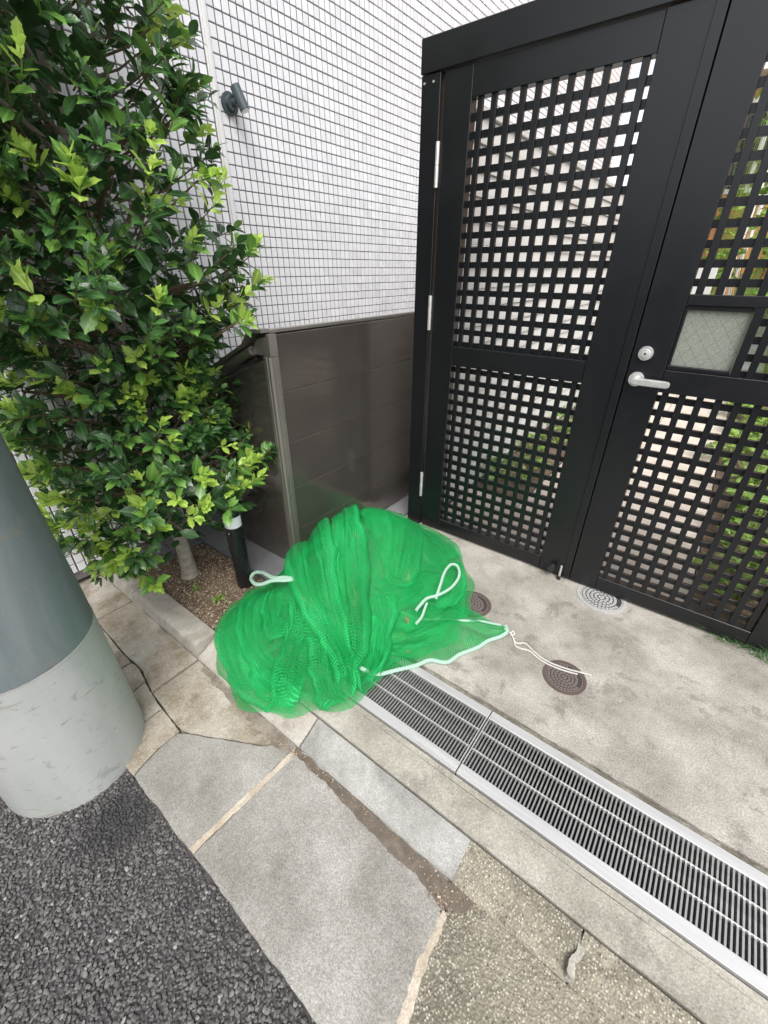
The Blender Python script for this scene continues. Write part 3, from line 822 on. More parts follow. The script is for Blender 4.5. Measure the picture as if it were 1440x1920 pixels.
VB, HB = 0.0225, 0.0240
def lattice(root, x0, x1, z0, z1, xc0, zc0):
    """vertical bars at xc0+k*px, horizontal at zc0-j*pz"""
    px, pz = 0.0563, 0.0557
    key = ('v', round(z0, 3), round(z1, 3))
    src = None; x = xc0
    while x < x1 - 0.004:
        if x > x0 + 0.004:
            if src is None: src = MB((x, GY, z0)).box(x - VB / 2, x + VB / 2, GY + 0.012, GY + 0.026, z0 - 0.012, z1 + 0.002, 0.0008).build('lattice_bar', M['gate'], root)
            else: copy_mesh(src, root, Vector((x, GY, z0)) - Vector(root.location), 'lattice_bar')
        x += px
    src = None; z = zc0
    while z > z0 + 0.003:
        if z < z1 - 0.002:
            if src is None: src = MB((x0, GY, z)).box(x0 - 0.002, x1 + 0.002, GY + 0.027, GY + 0.041, z - HB / 2, z + HB / 2, 0.0008).build('lattice_bar', M['gate'], root)
            else: copy_mesh(src, root, Vector((x0, GY, z)) - Vector(root.location), 'lattice_bar')
        z -= pz
D0, D1 = GY + 0.004, GY + 0.050
def rail(root, name, x0, x1, z0, z1, d0=D0, d1=D1):
    return MB((x0, GY, z0)).box(x0, x1, d0, d1, z0, z1, 0.0016).build(name, M['gate'], root)
ld = empty('gate_door', (-0.75, GY, 0), 'left black lattice gate door, hinged beside the brown bin', 'gate door')
rail(ld, 'stile', -1.192, -1.069, 0.012, 2.066)
rail(ld, 'stile', -0.443, -0.287, 0.012, 2.066)
rail(ld, 'top_rail', -1.068, -0.444, 1.970, 2.064, D0 + 0.001)
rail(ld, 'middle_rail', -1.068, -0.444, 0.984, 1.073, D0 + 0.001)
rail(ld, 'bottom_rail', -1.068, -0.444, 0.014, 0.086, D0 + 0.001)
lattice(ld, -1.068, -0.444, 1.073, 1.970, -1.0345, 1.9735)
lattice(ld, -1.068, -0.444, 0.086, 0.984, -1.0345, 0.9615)
MB((-0.32, GY, 0)).box(-0.318, -0.287, D0 - 0.006, D0 - 0.0005, 0.02, 2.06, 0.001).build('meeting_strip', M['gate'], ld)
MB((-0.37, GY, 0)).cyl((-0.375, GY + 0.004, 0.055), (-0.375, GY - 0.022, 0.055), 0.012, n=20).cyl((-0.375, GY - 0.022, 0.055), (-0.375, GY - 0.034, 0.055), 0.017, n=20).build('door_stop', M['rubber'], ld, True)
MB((-0.33, GY, 0)).cyl((-0.330, GY - 0.012, 0.022), (-0.330, GY - 0.012, 0.085), 0.0055, n=14).build('drop_bolt', M['steel'], ld, True)
MB((-0.33, GY, 0)).cyl((-0.330, GY - 0.012, 0.001), (-0.330, GY - 0.012, 0.022), 0.010, n=16).build('bolt_foot', M['rubber'], ld, True)

rd = empty('gate_door', (0.15, GY, 0), 'right black lattice gate door with lever handle and small glass pane', 'gate door')
rail(rd, 'stile', -0.283, -0.160, 0.012, 2.066)
rail(rd, 'stile', 0.444, 0.575, 0.012, 2.066)
rail(rd, 'top_rail', -0.159, 0.443, 1.970, 2.064, D0 + 0.001)
rail(rd, 'middle_rail', -0.159, 0.443, 0.990, 1.072, D0 + 0.001)
rail(rd, 'bottom_rail', -0.159, 0.443, 0.014, 0.086, D0 + 0.001)
lattice(rd, -0.159, 0.443, 1.326, 1.970, -0.1335, 1.9735)
rail(rd, 'glazing_rail', -0.159, 0.443, 1.292, 1.325, D0 + 0.001)
rail(rd, 'pane_mullion', 0.036, 0.062, 1.073, 1.291, D0 + 0.002)
rail(rd, 'pane_bead', -0.159, 0.035, 1.073, 1.088, D0 + 0.010)
rail(rd, 'pane_bead', -0.159, 0.035, 1.277, 1.291, D0 + 0.010)
rail(rd, 'pane_bead', -0.159, -0.150, 1.089, 1.276, D0 + 0.010)
MB((-0.06, GY, 1.18)).box(-0.149, 0.035, GY + 0.026, GY + 0.031, 1.089, 1.276).build('pane', M['glass'], rd)
lattice(rd, 0.062, 0.443, 1.073, 1.291, 0.0915, 1.248)
lattice(rd, -0.159, 0.443, 0.086, 0.990, -0.1335, 0.9615)
MB((-0.28, GY, 0)).box(-0.302, -0.262, D1 + 0.0015, D1 + 0.006, 0.014, 2.064).build('gap_strip', M['gate'], rd)
# lock and lever
lx, lz = -0.238, 1.124
MB((lx, GY, lz)).cyl((lx, D0, lz), (lx, D0 - 0.012, lz), 0.026, 0.0235, 36).cyl((lx, D0 - 0.012, lz), (lx, D0 - 0.016, lz), 0.0165, 0.0155, 32).cyl((lx, D0 - 0.016, lz), (lx, D0 - 0.018, lz), 0.010, n=24).build('lock_cylinder', M['steel'], rd, True)
MB((lx, GY, lz)).cyl((lx, D0 - 0.018, lz), (lx, D0 - 0.0185, lz), 0.004, n=16).build('keyhole', M['rubber'], rd)
lx, lz = -0.245, 1.028
MB((lx, GY, lz)).cyl((lx, D0, lz), (lx, D0 - 0.009, lz), 0.0275, 0.026, 36).build('rose', M['steel'], rd, True)
MB((lx, GY, lz)).cyl((lx, D0 - 0.009, lz), (lx, D0 - 0.042, lz), 0.010, n=20).build('spindle', M['steel'], rd, True)
mb = MB((lx, GY, lz))
pr = []
for k in range(9):
    a = PI / 2 + PI * k / 8
    pr.append((lx + 0.013 * math.cos(a), lz + 0.013 * math.sin(a)))
for k in range(9):
    a = -PI / 2 + PI * k / 8
    pr.append((lx + 0.108 + 0.012 * math.cos(a), lz + 0.012 * math.sin(a)))
f1 = [mb.b.verts.new(Vector((x, D0 - 0.054, z)) - mb.org) for x, z in pr]
f2 = [mb.b.verts.new(Vector((x, D0 - 0.040, z)) - mb.org) for x, z in pr]
t_ = mb.b.faces.new(f1); mb.b.faces.new(f2[::-1])
for q in range(len(pr)): mb.b.faces.new((f1[q], f2[q], f2[(q + 1) % len(pr)], f1[(q + 1) % len(pr)]))
bmesh.ops.bevel(mb.b, geom=list(t_.edges), offset=0.003, segments=2, affect='EDGES')
mb.build('lever_handle', M['steel'], rd, True)

# ------------------------------------------------------------------ drain grating
def make_grating(x0, label):
    L = 0.985
    g = empty('drain_grating', (x0, 0.875, 0), label, 'drain grating', 'stainless drain gratings in a row')
    MB((x0, 0.875, 0)).box(x0 + 0.001, x0 + L, 0.734, 0.772, -0.022, 0.003, 0.0012).build('frame', M['steel_frame'], g)
    MB((x0, 0.875, 0)).box(x0 + 0.001, x0 + L, 0.972, 1.006, -0.022, 0.003, 0.0012).build('frame', M['steel_frame'], g)
    for xe in (x0 + 0.0015, x0 + L - 0.0045):
        MB((xe, 0.875, 0)).box(xe, xe + 0.003, 0.7725, 0.9715, -0.022, 0.002).build('end_bar', M['steel_frame'], g)
    src = None
    n_ = 84
    for i in range(n_):
        x = x0 + 0.0065 + (i + 0.5) * (L - 0.013) / n_
        if src is None: src = MB((x, 0.875, 0)).box(x - 0.0024, x + 0.0024, 0.7725, 0.9715, -0.020, 0.0005).build('slat', M['steel_dull'], g)
        else: copy_mesh(src, g, Vector((x, 0.875, 0)) - Vector(g.location), 'slat')
    for y in (0.838, 0.912):
        MB((x0, y, 0)).box(x0 + 0.006, x0 + L - 0.006, y - 0.0018, y + 0.0018, -0.012, 0.0022).build('cross_rod', M['steel'], g)
    return g
for x0, lb in ((-1.262, 'stainless drain grating mostly hidden under the green net'), (-0.274, 'stainless drain grating in the middle foreground of the driveway edge'), (0.714, 'stainless drain grating beyond the right end of the row')):
    make_grating(x0, lb)

# ------------------------------------------------------------------ manhole covers
def cover(x, y, r, label, m_rim, m_top, m_rec, seed, marks=True):
    g = empty('manhole_cover', (x, y, 0), label, 'drain cover', 'round drain covers in the driveway')
    org = (x, y, 0)
    # ring
    def ring(r0, r1, z0, z1, n=48):
        mb = MB(org)
        A = [[mb.b.verts.new(Vector((x + rr * math.cos(2 * PI * k / n), y + rr * math.sin(2 * PI * k / n), zz)) - mb.org) for k in range(n)] for rr, zz in ((r1, z0), (r1, z1), (r0, z1), (r0, z0))]
        for j in range(3):
            for k in range(n): mb.b.faces.new((A[j][k], A[j][(k + 1) % n], A[j + 1][(k + 1) % n], A[j + 1][k]))
        return mb
    ring(r * 0.86, r, -0.01, 0.003).build('rim', m_rim, g, True)
    MB(org).cyl((x, y, -0.01), (x, y, 0.0008), r * 0.855, n=48).build('plate', m_rec, g)
    ring(r * 0.80, r * 0.845, 0.0005, 0.0026).build('lid_edge', m_top, g, True)
    rr_ = random.Random(seed)
    studs = MB(org)
    nr = 5
    for j in range(nr):
        ra = r * 0.79 * (j + 0.10) / nr; rb = r * 0.79 * (j + 0.86) / nr
        cnt = max(3, int(2 * PI * (ra + rb) / 2 / (r * 0.145)))
        for k in range(cnt):
            a0 = 2 * PI * (k + 0.10 + 0.4 * j) / cnt; a1 = 2 * PI * (k + 0.88 + 0.4 * j) / cnt
            if marks and j == nr - 1 and -0.35 < math.sin((a0 + a1) / 2 + 0.9) - 0.98 + 0.1 < 0.2: continue
            q = [(ra + 0.001, a0), (rb, a0), (rb, (a0 + a1) / 2), (rb, a1), (ra + 0.001, a1), (ra + 0.001, (a0 + a1) / 2)]
            vt = [studs.b.verts.new(Vector((x + p * math.cos(a), y + p * math.sin(a), 0.0026)) - studs.org) for p, a in q]
            vb = [studs.b.verts.new(Vector((x + p * math.cos(a), y + p * math.sin(a), 0.0006)) - studs.org) for p, a in q]
            studs.b.faces.new(vt)
            for i in range(6): studs.b.faces.new((vt[i], vb[i], vb[(i + 1) % 6], vt[(i + 1) % 6]))
    studs.build('tread_studs', m_top, g)
    return g
cover(-0.113, 1.318, 0.082, 'round brown drain cover crossed by the white string end', M['mh_brown_rim'], M['mh_brown'], M['mh_dark'], 1)
cover(-0.600, 1.475, 0.092, 'round brown drain cover half under the flat corner of the net', M['mh_brown_rim'], M['mh_brown'], M['mh_dark'], 2)
mhw = cover(-0.115, 1.905, 0.112, 'pale round drain cover partly under the right gate door', M['mh_white'], M['mh_white'], M['mh_dark'], 3)
# square plate of raised writing on the pale cover
MB((-0.03, 1.83, 0)).box(-0.062, -0.020, 1.826, 1.846, 0.0006, 0.0024).build('name_plate', M['mh_white'], mhw)

# ------------------------------------------------------------------ utility pole
pc = Vector((-1.383, 0.026, -0.078))
po = empty('utility_pole', pc, 'thick utility pole wrapped in pale and dark grey green sheet beside the road', 'utility pole')
def lathe(cx, cy, prof, n=72):
    mb = MB((cx, cy, prof[0][1]))
    rs = [[mb.b.verts.new(Vector((cx + r * math.cos(2 * PI * k / n), cy + r * math.sin(2 * PI * k / n), z)) - mb.org) for k in range(n)] for r, z in prof]
    for j in range(len(rs) - 1):
        for k in range(n): mb.b.faces.new((rs[j][k], rs[j][(k + 1) % n], rs[j + 1][(k + 1) % n], rs[j + 1][k]))
    mb.b.faces.new(rs[0][::-1]); mb.b.faces.new(rs[-1])
    return mb
lathe(pc.x, pc.y, [(0.212, -0.078), (0.2105, -0.03), (0.208, 0.2), (0.2045, 0.462)]).build('lower_sleeve', M['pole_low'], po, True)
lathe(pc.x, pc.y, [(0.2055, 0.4632), (0.2055, 0.4652)]).build('seam_band', M['steel'], po, True)
lathe(pc.x, pc.y, [(0.2035, 0.468), (0.201, 0.6), (0.190, 0.9), (0.180, 1.4), (0.168, 2.6)]).build('upper_sleeve', M['pole_up'], po, True)
lathe(pc.x, pc.y, [(0.160, 2.6), (0.12, 8.0)]).build('shaft', M['kerb'], po, True)


# ------------------------------------------------------------------ green net heap (cloth relaxed over a mound)
OUT = np.array([(-1.41, .57), (-1.27, .485), (-1.09, .465), (-.90, .50), (-.73, .60), (-.675, .76), (-.68, .92), (-.60, 1.06), (-.53, 1.25), (-.60, 1.50), (-.80, 1.78),
                (-1.10, 1.90), (-1.38, 1.88), (-1.44, 1.6), (-1.44, 1.3), (-1.46, 1.12), (-1.50, 0.98), (-1.50, .80), (-1.46, .66)])
NC = np.array([-1.06, 1.12])
_ang = np.arctan2(OUT[:, 1] - NC[1], OUT[:, 0] - NC[0]); _rad = np.hypot(OUT[:, 0] - NC[0], OUT[:, 1] - NC[1])
_o = np.argsort(_ang); _ang, _rad = _ang[_o], _rad[_o]
def Rad(th):
    th = (th + PI) % (2 * PI) - PI
    return np.interp(th, np.r_[_ang - 2 * PI, _ang, _ang + 2 * PI], np.r_[_rad, _rad, _rad])
def floor_z(x, y):
    return np.where(y < 0.60, np.clip(-0.058 + (y - 0.50) * 0.58, -0.058, 0.0), 0.0)
def mound(x, y):
    th = np.arctan2(y - NC[1], x - NC[0]); r = np.hypot(x - NC[0], y - NC[1]) / Rad(th)
    edge = np.clip(1 - r ** 2.4, 0, 1) ** 0.55
    g = lambda cx, cy, sx, sy, h: h * np.exp(-((x - cx) / sx) ** 2 - ((y - cy) / sy) ** 2)
    h = 0.05 + g(-1.12, 1.42, .28, .32, .30) + g(-1.24, 1.10, .21, .23, .20) + g(-.98, .98, .15, .25, .10) + g(-1.2, .78, .18, .14, .08)
    return floor_z(x, y) + h * edge
PANELS = [
    ([(-1.428, 1.616), (-1.407, 1.751), (-1.338, 1.865), (-1.14, 1.79), (-0.907, 1.477), (-0.838, 1.346), (-0.829, 1.253), (-0.866, 1.199)],
     [(-1.179, 1.33), (-1.091, 1.274), (-1.033, 1.251), (-0.998, 1.24), (-0.965, 1.229), (-0.943, 1.217), (-0.921, 1.205), (-0.899, 1.17)], 0.045),
    ([(-1.338, 1.865), (-1.19, 1.881), (-1.032, 1.863), (-0.886, 1.807), (-0.799, 1.746)],
     [(-1.059, 1.577), (-0.957, 1.532), (-0.9, 1.508), (-0.857, 1.485), (-0.837, 1.474)], 0.035),
    ([(-0.838, 1.415), (-0.803, 1.548), (-0.767, 1.649), (-0.706, 1.589), (-0.648, 1.467), (-0.631, 1.381)],
     [(-0.814, 1.13), (-0.789, 1.196), (-0.763, 1.247), (-0.729, 1.286), (-0.702, 1.301), (-0.674, 1.293)], 0.035),
    ([(-1.482, 0.782), (-1.41, 0.633), (-1.327, 0.563), (-1.212, 0.522), (-1.08, 0.497), (-0.942, 0.507)],
     [(-1.369, 0.786), (-1.287, 0.683), (-1.197, 0.614), (-1.101, 0.575), (-1.005, 0.56), (-0.913, 0.555)], 0.03),
    ([(-1.488, 0.869), (-1.405, 0.749), (-1.292, 0.657), (-1.179, 0.594), (-1.08, 0.569), (-0.978, 0.572), (-0.887, 0.602)],
     [(-1.283, 0.825), (-1.233, 0.745), (-1.171, 0.688), (-1.092, 0.65), (-1.026, 0.649), (-0.975, 0.661), (-0.932, 0.679)], 0.04),
    ([(-1.311, 0.847), (-1.239, 0.764), (-1.165, 0.701), (-1.095, 0.688), (-1.053, 0.748)],
     [(-1.202, 0.848), (-1.159, 0.796), (-1.138, 0.764), (-1.105, 0.759), (-1.086, 0.779)], 0.03),
    ([(-1.095, 0.57), (-1.03, 0.535), (-0.937, 0.544), (-0.846, 0.583)],
     [(-1.03, 0.607), (-0.978, 0.618), (-0.93, 0.642), (-0.889, 0.671)], 0.03),
    ([(-1.13, 0.821), (-1.058, 0.746), (-1.018, 0.672), (-0.971, 0.589), (-0.933, 0.51)],
     [(-1.001, 0.837), (-0.941, 0.761), (-0.9, 0.683), (-0.856, 0.605), (-0.84, 0.553)], 0.05),
    ([(-0.97, 0.778), (-0.915, 0.721), (-0.852, 0.669), (-0.777, 0.627), (-0.736, 0.623)],
     [(-0.879, 0.834), (-0.827, 0.775), (-0.765, 0.732), (-0.712, 0.696), (-0.702, 0.708)], 0.045),
    ([(-0.904, 1.183), (-0.843, 1.203), (-0.808, 1.294), (-0.812, 1.394)],
     [(-0.868, 1.09), (-0.826, 1.113), (-0.782, 1.169), (-0.756, 1.254)], 0.035),
    ([(-0.853, 1.149), (-0.799, 1.117), (-0.759, 1.032), (-0.714, 0.958), (-0.683, 0.865)],
     [(-0.897, 1.042), (-0.858, 0.987), (-0.799, 0.929), (-0.743, 0.874), (-0.704, 0.826)], 0.045),
    ([(-0.858, 0.987), (-0.815, 1.021), (-0.764, 0.986), (-0.707, 0.927), (-0.684, 0.814)],
     [(-0.853, 0.939), (-0.81, 0.915), (-0.772, 0.882), (-0.732, 0.834), (-0.706, 0.776)], 0.03),
    ([(-1.437, 1.32), (-1.15, 1.08), (-1.064, 1.022), (-0.971, 0.939), (-0.876, 0.884), (-0.761, 0.815), (-0.704, 0.755)],
     [(-1.446, 1.225), (-1.193, 0.993), (-1.105, 0.931), (-1.009, 0.871), (-0.926, 0.834), (-0.843, 0.806), (-0.763, 0.767)], 0.055),
    ([(-1.448, 1.121), (-1.455, 1.104), (-1.234, 0.917), (-1.135, 0.852), (-0.998, 0.808), (-0.885, 0.777), (-0.765, 0.732)],
     [(-1.442, 1.247), (-1.216, 1.016), (-1.133, 0.96), (-1.034, 0.899), (-0.928, 0.862), (-0.831, 0.831), (-0.751, 0.778)], 0.065),
    ([(-1.442, 1.533), (-1.13, 1.265), (-1.036, 1.178), (-0.942, 1.088), (-0.868, 1.0), (-0.796, 0.908), (-0.748, 0.806), (-0.7, 0.718)],
     [(-1.452, 1.432), (-1.16, 1.122), (-1.087, 1.04), (-1.002, 0.959), (-0.923, 0.897), (-0.852, 0.842), (-0.787, 0.781), (-0.721, 0.718)], 0.065),
    ([(-1.451, 1.407), (-1.149, 1.117), (-1.084, 1.066), (-1.011, 0.998), (-0.934, 0.931)],
     [(-1.128, 1.191), (-1.073, 1.143), (-1.025, 1.093), (-0.967, 1.033), (-0.912, 0.974)], 0.03),
]
def square_to_disc(a, b):
    return a * np.sqrt(1 - b * b / 2), b * np.sqrt(1 - a * a / 2)
def vnoise(x, y, seed, octs=4, sx=1.0, sy=1.0):
    r = np.random.default_rng(seed); z = np.zeros_like(x); amp = 1.0
    for o_ in range(octs):
        for _ in range(4):
            an = r.uniform(0, 2 * PI); f = (2 ** o_) * r.uniform(.8, 1.3)
            z += amp * np.sin((x * math.cos(an) * sx + y * math.sin(an) * sy) * f + r.uniform(0, 6.3) + 1.2 * np.sin((y * sx - x * sy) * f * .7 + r.uniform(0, 6)))
        amp *= 0.55
    return z / 4
def sim_net(nu, nv, steps, seed, lift=0.0, ridge=1.0, grow=1.10, gscale=1.0, iters=7):
    r = np.random.default_rng(seed)
    a, b = np.meshgrid(np.linspace(-1, 1, nu), np.linspace(-1, 1, nv))
    dx, dy = square_to_disc(a, b)
    ang = np.arctan2(dy, dx); rr = np.hypot(dx, dy)
    th = ang + R(118) - PI / 2
    Rr = Rad(th) * gscale * rr
    Rr = Rr * (1 - 0.035 * rr ** 4 * (1 + np.sin(th * 13 + seed) * np.sin(th * 5)))
    X = NC[0] + Rr * np.cos(th); Y = NC[1] + Rr * np.sin(th)
    cr = np.abs(vnoise(X * 26, Y * 26, seed + 5, 3))
    edge = np.clip((1 - rr) * 5, 0, 1)
    rf, lx, ly = np.abs(vnoise(X * 16, Y * 16, seed, 3)) * 0.04, 0 * X, 0 * X
    fd = np.array([math.cos(R(118)), math.sin(R(118))]); al = X * fd[0] + Y * fd[1]; ac = X * fd[1] - Y * fd[0]
    wr = np.abs(vnoise(ac * 62 + 2 * np.sin(al * 5), al * 13, seed + 9, 2)) ** 0.7
    Z = mound(X, Y) + (rf * ridge + 0.016 * (0.6 - cr) + 0.011 * (0.7 - wr)) * (0.25 + 0.75 * edge) + lift
    X = X + lx * edge; Y = Y + ly * edge
    Z = np.maximum(Z, floor_z(X, Y) + 0.004)
    P = np.stack([X, Y, Z], -1)
    Q = P.copy()
    var = grow + 0.06 * vnoise(a * 5, b * 5, seed + 1, 2)
    RU = np.linalg.norm(np.diff(P, axis=1), axis=2) * (var[:, 1:] + var[:, :-1]) / 2
    RV = np.linalg.norm(np.diff(P, axis=0), axis=2) * (1 + (var[1:] + var[:-1] - 2) * 0.25)
    D1 = np.sqrt((RU[:-1]) ** 2 + RV[:, :-1] ** 2)
    P = P + r.normal(0, .0006, P.shape)
    base = P.copy()
    def con(A, B, rest, k, comp=1.0):
        d = B - A; L = np.sqrt((d * d).sum(-1)) + 1e-9
        f = (L - rest) / L * 0.5 * k
        if comp < 1: f = np.where(L < rest, f * comp, f)
        f = f[..., None] * d
        A += f; B -= f
    for s in range(steps):
        vel = (P - Q) * 0.9
        Q = P.copy()
        P = P + vel
        P[..., 2] -= 9.8 / 3600 * 0.25
        for it in range(iters):
            for o_ in (0, 1):
                con(P[:, o_:-1:2], P[:, o_ + 1::2], RU[:, o_::2], 1.0, 0.8)
                con(P[o_:-1:2], P[o_ + 1::2], RV[o_::2], 1.0, 0.8)
            for o_ in (0, 1):
                con(P[o_:-1:2, :-1], P[o_ + 1::2, 1:], D1[o_::2], 0.15, 0.3)
                con(P[o_:-1:2, 1:], P[o_ + 1::2, :-1], D1[o_::2], 0.15, 0.3)
            h = np.maximum(mound(P[..., 0], P[..., 1]) * 1.0 - 0.004, floor_z(P[..., 0], P[..., 1]) + 0.004)
            P[..., 2] = np.maximum(P[..., 2], h)
        P = P + (base - P) * 0.06                       # keeps the drape near the laid folds
    idx = np.arange(nu * nv).reshape(nv, nu)
    F = np.stack([idx[:-1, :-1].ravel(), idx[:-1, 1:].ravel(), idx[1:, 1:].ravel(), idx[1:, :-1].ravel()], 1)
    U = np.stack([(a + 1) * 0.75, (b + 1) * 0.95], -1).reshape(-1, 2)
    return P.reshape(-1, 3), F, U
nt = empty('garbage_net', (-1.06, 1.12, 0), 'heap of bright green rubbish netting with pale rope edging beside the gate and drain', 'net')
import time as _t
_t0 = _t.time()

PB = Vector((-1.06, 1.12, 0))
for (nu, nv, st, sd_, lift, rg, gr, gs, nm) in ((240, 270, 12, 3, -0.004, 0.5, 1.02, 1.0, 'netting'), (130, 150, 6, 11, -0.03, 0.7, 1.02, 0.95, 'netting_inner')):
    V, F, U = sim_net(nu, nv, st, sd_, lift, rg, gr, gs)
    o = mesh_np(nm, V - np.array(PB), F, M['net'], True, U, nt)
    o.location = (0, 0, 0)
    sm = o.modifiers.new('smooth', 'SMOOTH'); sm.factor = 0.5; sm.iterations = 3
def tt_all(m, mh): return (np.arange(m)[None, :] - mh) / (m - mh)
def panel(A, B, lift, seed, base_off):
    r = random.Random(seed)
    ca = catmull([(x, y, 0) for x, y in A], 14); n = len(ca)
    cb = catmull([(x, y, 0) for x, y in B], 14)
    if len(cb) != n:
        cb = [cb[min(len(cb) - 1, int(i * len(cb) / n))] for i in range(n)]
    ca = np.array([p[:2] for p in ca]); cb = np.array([p[:2] for p in cb])
    # smooth both a little
    for _ in range(6):
        ca[1:-1] = (ca[:-2] + 2 * ca[1:-1] + ca[2:]) / 4; cb[1:-1] = (cb[:-2] + 2 * cb[1:-1] + cb[2:]) / 4
    s = np.linspace(0, 1, n)[:, None]
    mh, mt = 14, 44
    hook = np.linspace(1, 0, mh)[None, :-1]                      # 1 tucked .. 0 crest
    tt = np.linspace(0, 1, mt)[None, :]
    d = cb - ca; L = np.linalg.norm(d, axis=1, keepdims=True) + 1e-6; dn = d / L
    ph = [r.uniform(0, 6.3) for _ in range(8)]
    lf = lift * (0.75 + 0.25 * np.sin(s * 7 + ph[0])) * np.clip(np.minimum(s, 1 - s) * 6 + 0.45, 0, 1)
    edge = 0.006 * np.sin(s * 17 + ph[1]) + 0.004 * np.sin(s * 37 + ph[2]) + 0.002 * np.sin(s * 71 + ph[6])
    rad = lf * 0.42
    # top sheet
    wr = 0.0055 * np.sin(tt * (16 + 5 * np.sin(s * 3 + ph[3])) + ph[4] + 1.5 * np.sin(s * 6 + ph[5])) + 0.003 * np.sin(tt * 41 + 3 * np.sin(s * 9 + ph[6]) + ph[7])
    wr = wr * np.sin(PI * np.clip(tt * 1.1, 0, 1)) * (0.5 + 0.5 * np.sin(s * 8 + tt * 4 + ph[0]) ** 2)
    X = ca[:, None, 0] + d[:, None, 0] * tt; Y = ca[:, None, 1] + d[:, None, 1] * tt
    off = (edge * (1 - tt) ** 2)
    X = X - dn[:, None, 0][:, :] * 0 + dn[:, 0:1] * off; Y = Y + dn[:, 1:2] * off
    prof = lf * (1 - tt ** 1.1) ** 0.85 + lf * 0.30 * np.sin(PI * tt)
    Zt = prof + wr
    # rolled hook outside the crest edge
    phi = hook * R(205)
    xo = -rad * np.sin(phi) * 1.0 + edge
    Xh = ca[:, 0:1] + dn[:, 0:1] * xo; Yh = ca[:, 1:2] + dn[:, 1:2] * xo
    Zh = lf - rad * (1 - np.cos(phi)) * 1.12 + 0 * hook
    XX = np.concatenate([Xh, X], 1); YY = np.concatenate([Yh, Y], 1); ZZ = np.concatenate([Zh, Zt], 1)
    hgt = mound(XX, YY)
    # keep height smooth over the footprint edge
    hgt = np.maximum(hgt, floor_z(XX, YY))
    ZZ = np.maximum(hgt + ZZ + base_off, floor_z(XX, YY) + 0.003)
    m = XX.shape[1]
    V = np.stack([XX, YY, ZZ], -1)
    du = np.r_[0, np.cumsum(np.linalg.norm(np.diff(V[:, mh], axis=0), axis=1))]
    dv = np.concatenate([np.zeros((n, 1)), np.cumsum(np.linalg.norm(np.diff(V, axis=1), axis=2), axis=1)], 1)
    an = r.uniform(-.6, .6)
    u0 = du[:, None] + 0 * dv; 
    U = np.stack([u0 * math.cos(an) - dv * math.sin(an), u0 * math.sin(an) + dv * math.cos(an)], -1) + seed * .37
    idx = np.arange(n * m).reshape(n, m)
    F = np.stack([idx[:-1, :-1].ravel(), idx[1:, :-1].ravel(), idx[1:, 1:].ravel(), idx[:-1, 1:].ravel()], 1)
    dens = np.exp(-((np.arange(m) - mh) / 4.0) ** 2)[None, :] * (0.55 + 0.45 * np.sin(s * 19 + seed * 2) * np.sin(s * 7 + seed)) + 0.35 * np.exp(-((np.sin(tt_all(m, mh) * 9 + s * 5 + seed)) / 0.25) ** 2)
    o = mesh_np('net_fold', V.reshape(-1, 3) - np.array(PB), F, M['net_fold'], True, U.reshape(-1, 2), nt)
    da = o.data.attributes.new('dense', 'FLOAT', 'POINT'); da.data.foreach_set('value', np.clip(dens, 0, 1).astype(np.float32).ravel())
    o.location = (0, 0, 0)
    sm = o.modifiers.new('smooth', 'SMOOTH'); sm.factor = 0.5; sm.iterations = 2
for i, (A, B, l) in enumerate(PANELS):
    panel(A, B, l, 10 + i, 0.002 + 0.0012 * i)
print('net', _t.time() - _t0)

# ------------------------------------------------------------------ behind the gate
pv = empty('paved_path', (-0.35, 3.5, 0)); tag(pv, kind='structure')
for j in range(16):
    y0 = 1.995 + 0.60 * j
    for i, (xa, xb) in enumerate(((-1.19, -0.80), (-0.80, -0.32), (-0.32, 0.23))):
        if i == 0 and 1 <= j <= 5: continue
        MB((xa, y0, 0)).box(xa + 0.002, xb - 0.002, y0 + 0.002, y0 + 0.598, -0.03, 0.001 + 0.0012 * ((i * 7 + j * 3) % 3), 0.002).build('paver', M['paver'], pv)
o = MB().box(-1.22, 3.0, 1.992, 11.6, -0.2, -0.012).build('courtyard_bed', M['joint']); tag(o, kind='structure')
o = MB().box(0.235, 0.85, 1.996, 11.5, -0.05, 0.004).build('planting_soil', M['soil']); tag(o, kind='structure')
o = MB().box(-1.19, -0.805, 2.596, 5.59, -0.05, 0.004).build('planting_soil', M['soil']); tag(o, kind='structure')
o = MB().box(0.853, 3.0, 1.996, 11.5, -0.05, 0.003).build('courtyard', M['paver']); tag(o, kind='structure')

sf = empty('slatted_fence', (-1.215, 3.8, 0), 'pale grey boarded fence seen through the left lattice door', 'fence')
bsrc = None
for k in range(20):
    z0 = 0.01 + 0.1 * k
    if bsrc is None:
        mb = MB((-1.215, 3.8, z0))
        pr = [(-1.232, z0 + 0.002), (-1.200, z0 + 0.002), (-1.200, z0 + 0.020), (-1.212, z0 + 0.098), (-1.232, z0 + 0.098)]
        f1 = [mb.b.verts.new(Vector((x, 2.03, z)) - mb.org) for x, z in pr]
        f2 = [mb.b.verts.new(Vector((x, 5.45, z)) - mb.org) for x, z in pr]
        mb.b.faces.new(f1); mb.b.faces.new(f2[::-1])
        for q in range(5): mb.b.faces.new((f1[q], f2[q], f2[(q + 1) % 5], f1[(q + 1) % 5]))
        bsrc = mb.build('board', M['siding'], sf)
    else:
        copy_mesh(bsrc, sf, Vector((0, 0, z0)), 'board')
MB((-1.215, 3.8, 0)).box(-1.25, -1.195, 2.03, 5.45, 2.012, 2.035, 0.002).build('cap_rail', M['siding'], sf)
for y in (2.04, 3.2, 4.35, 5.43):
    MB((-1.25, y, 0)).box(-1.275, -1.233, y - 0.02, y + 0.02, 0, 2.01).build('post', M['siding'], sf)

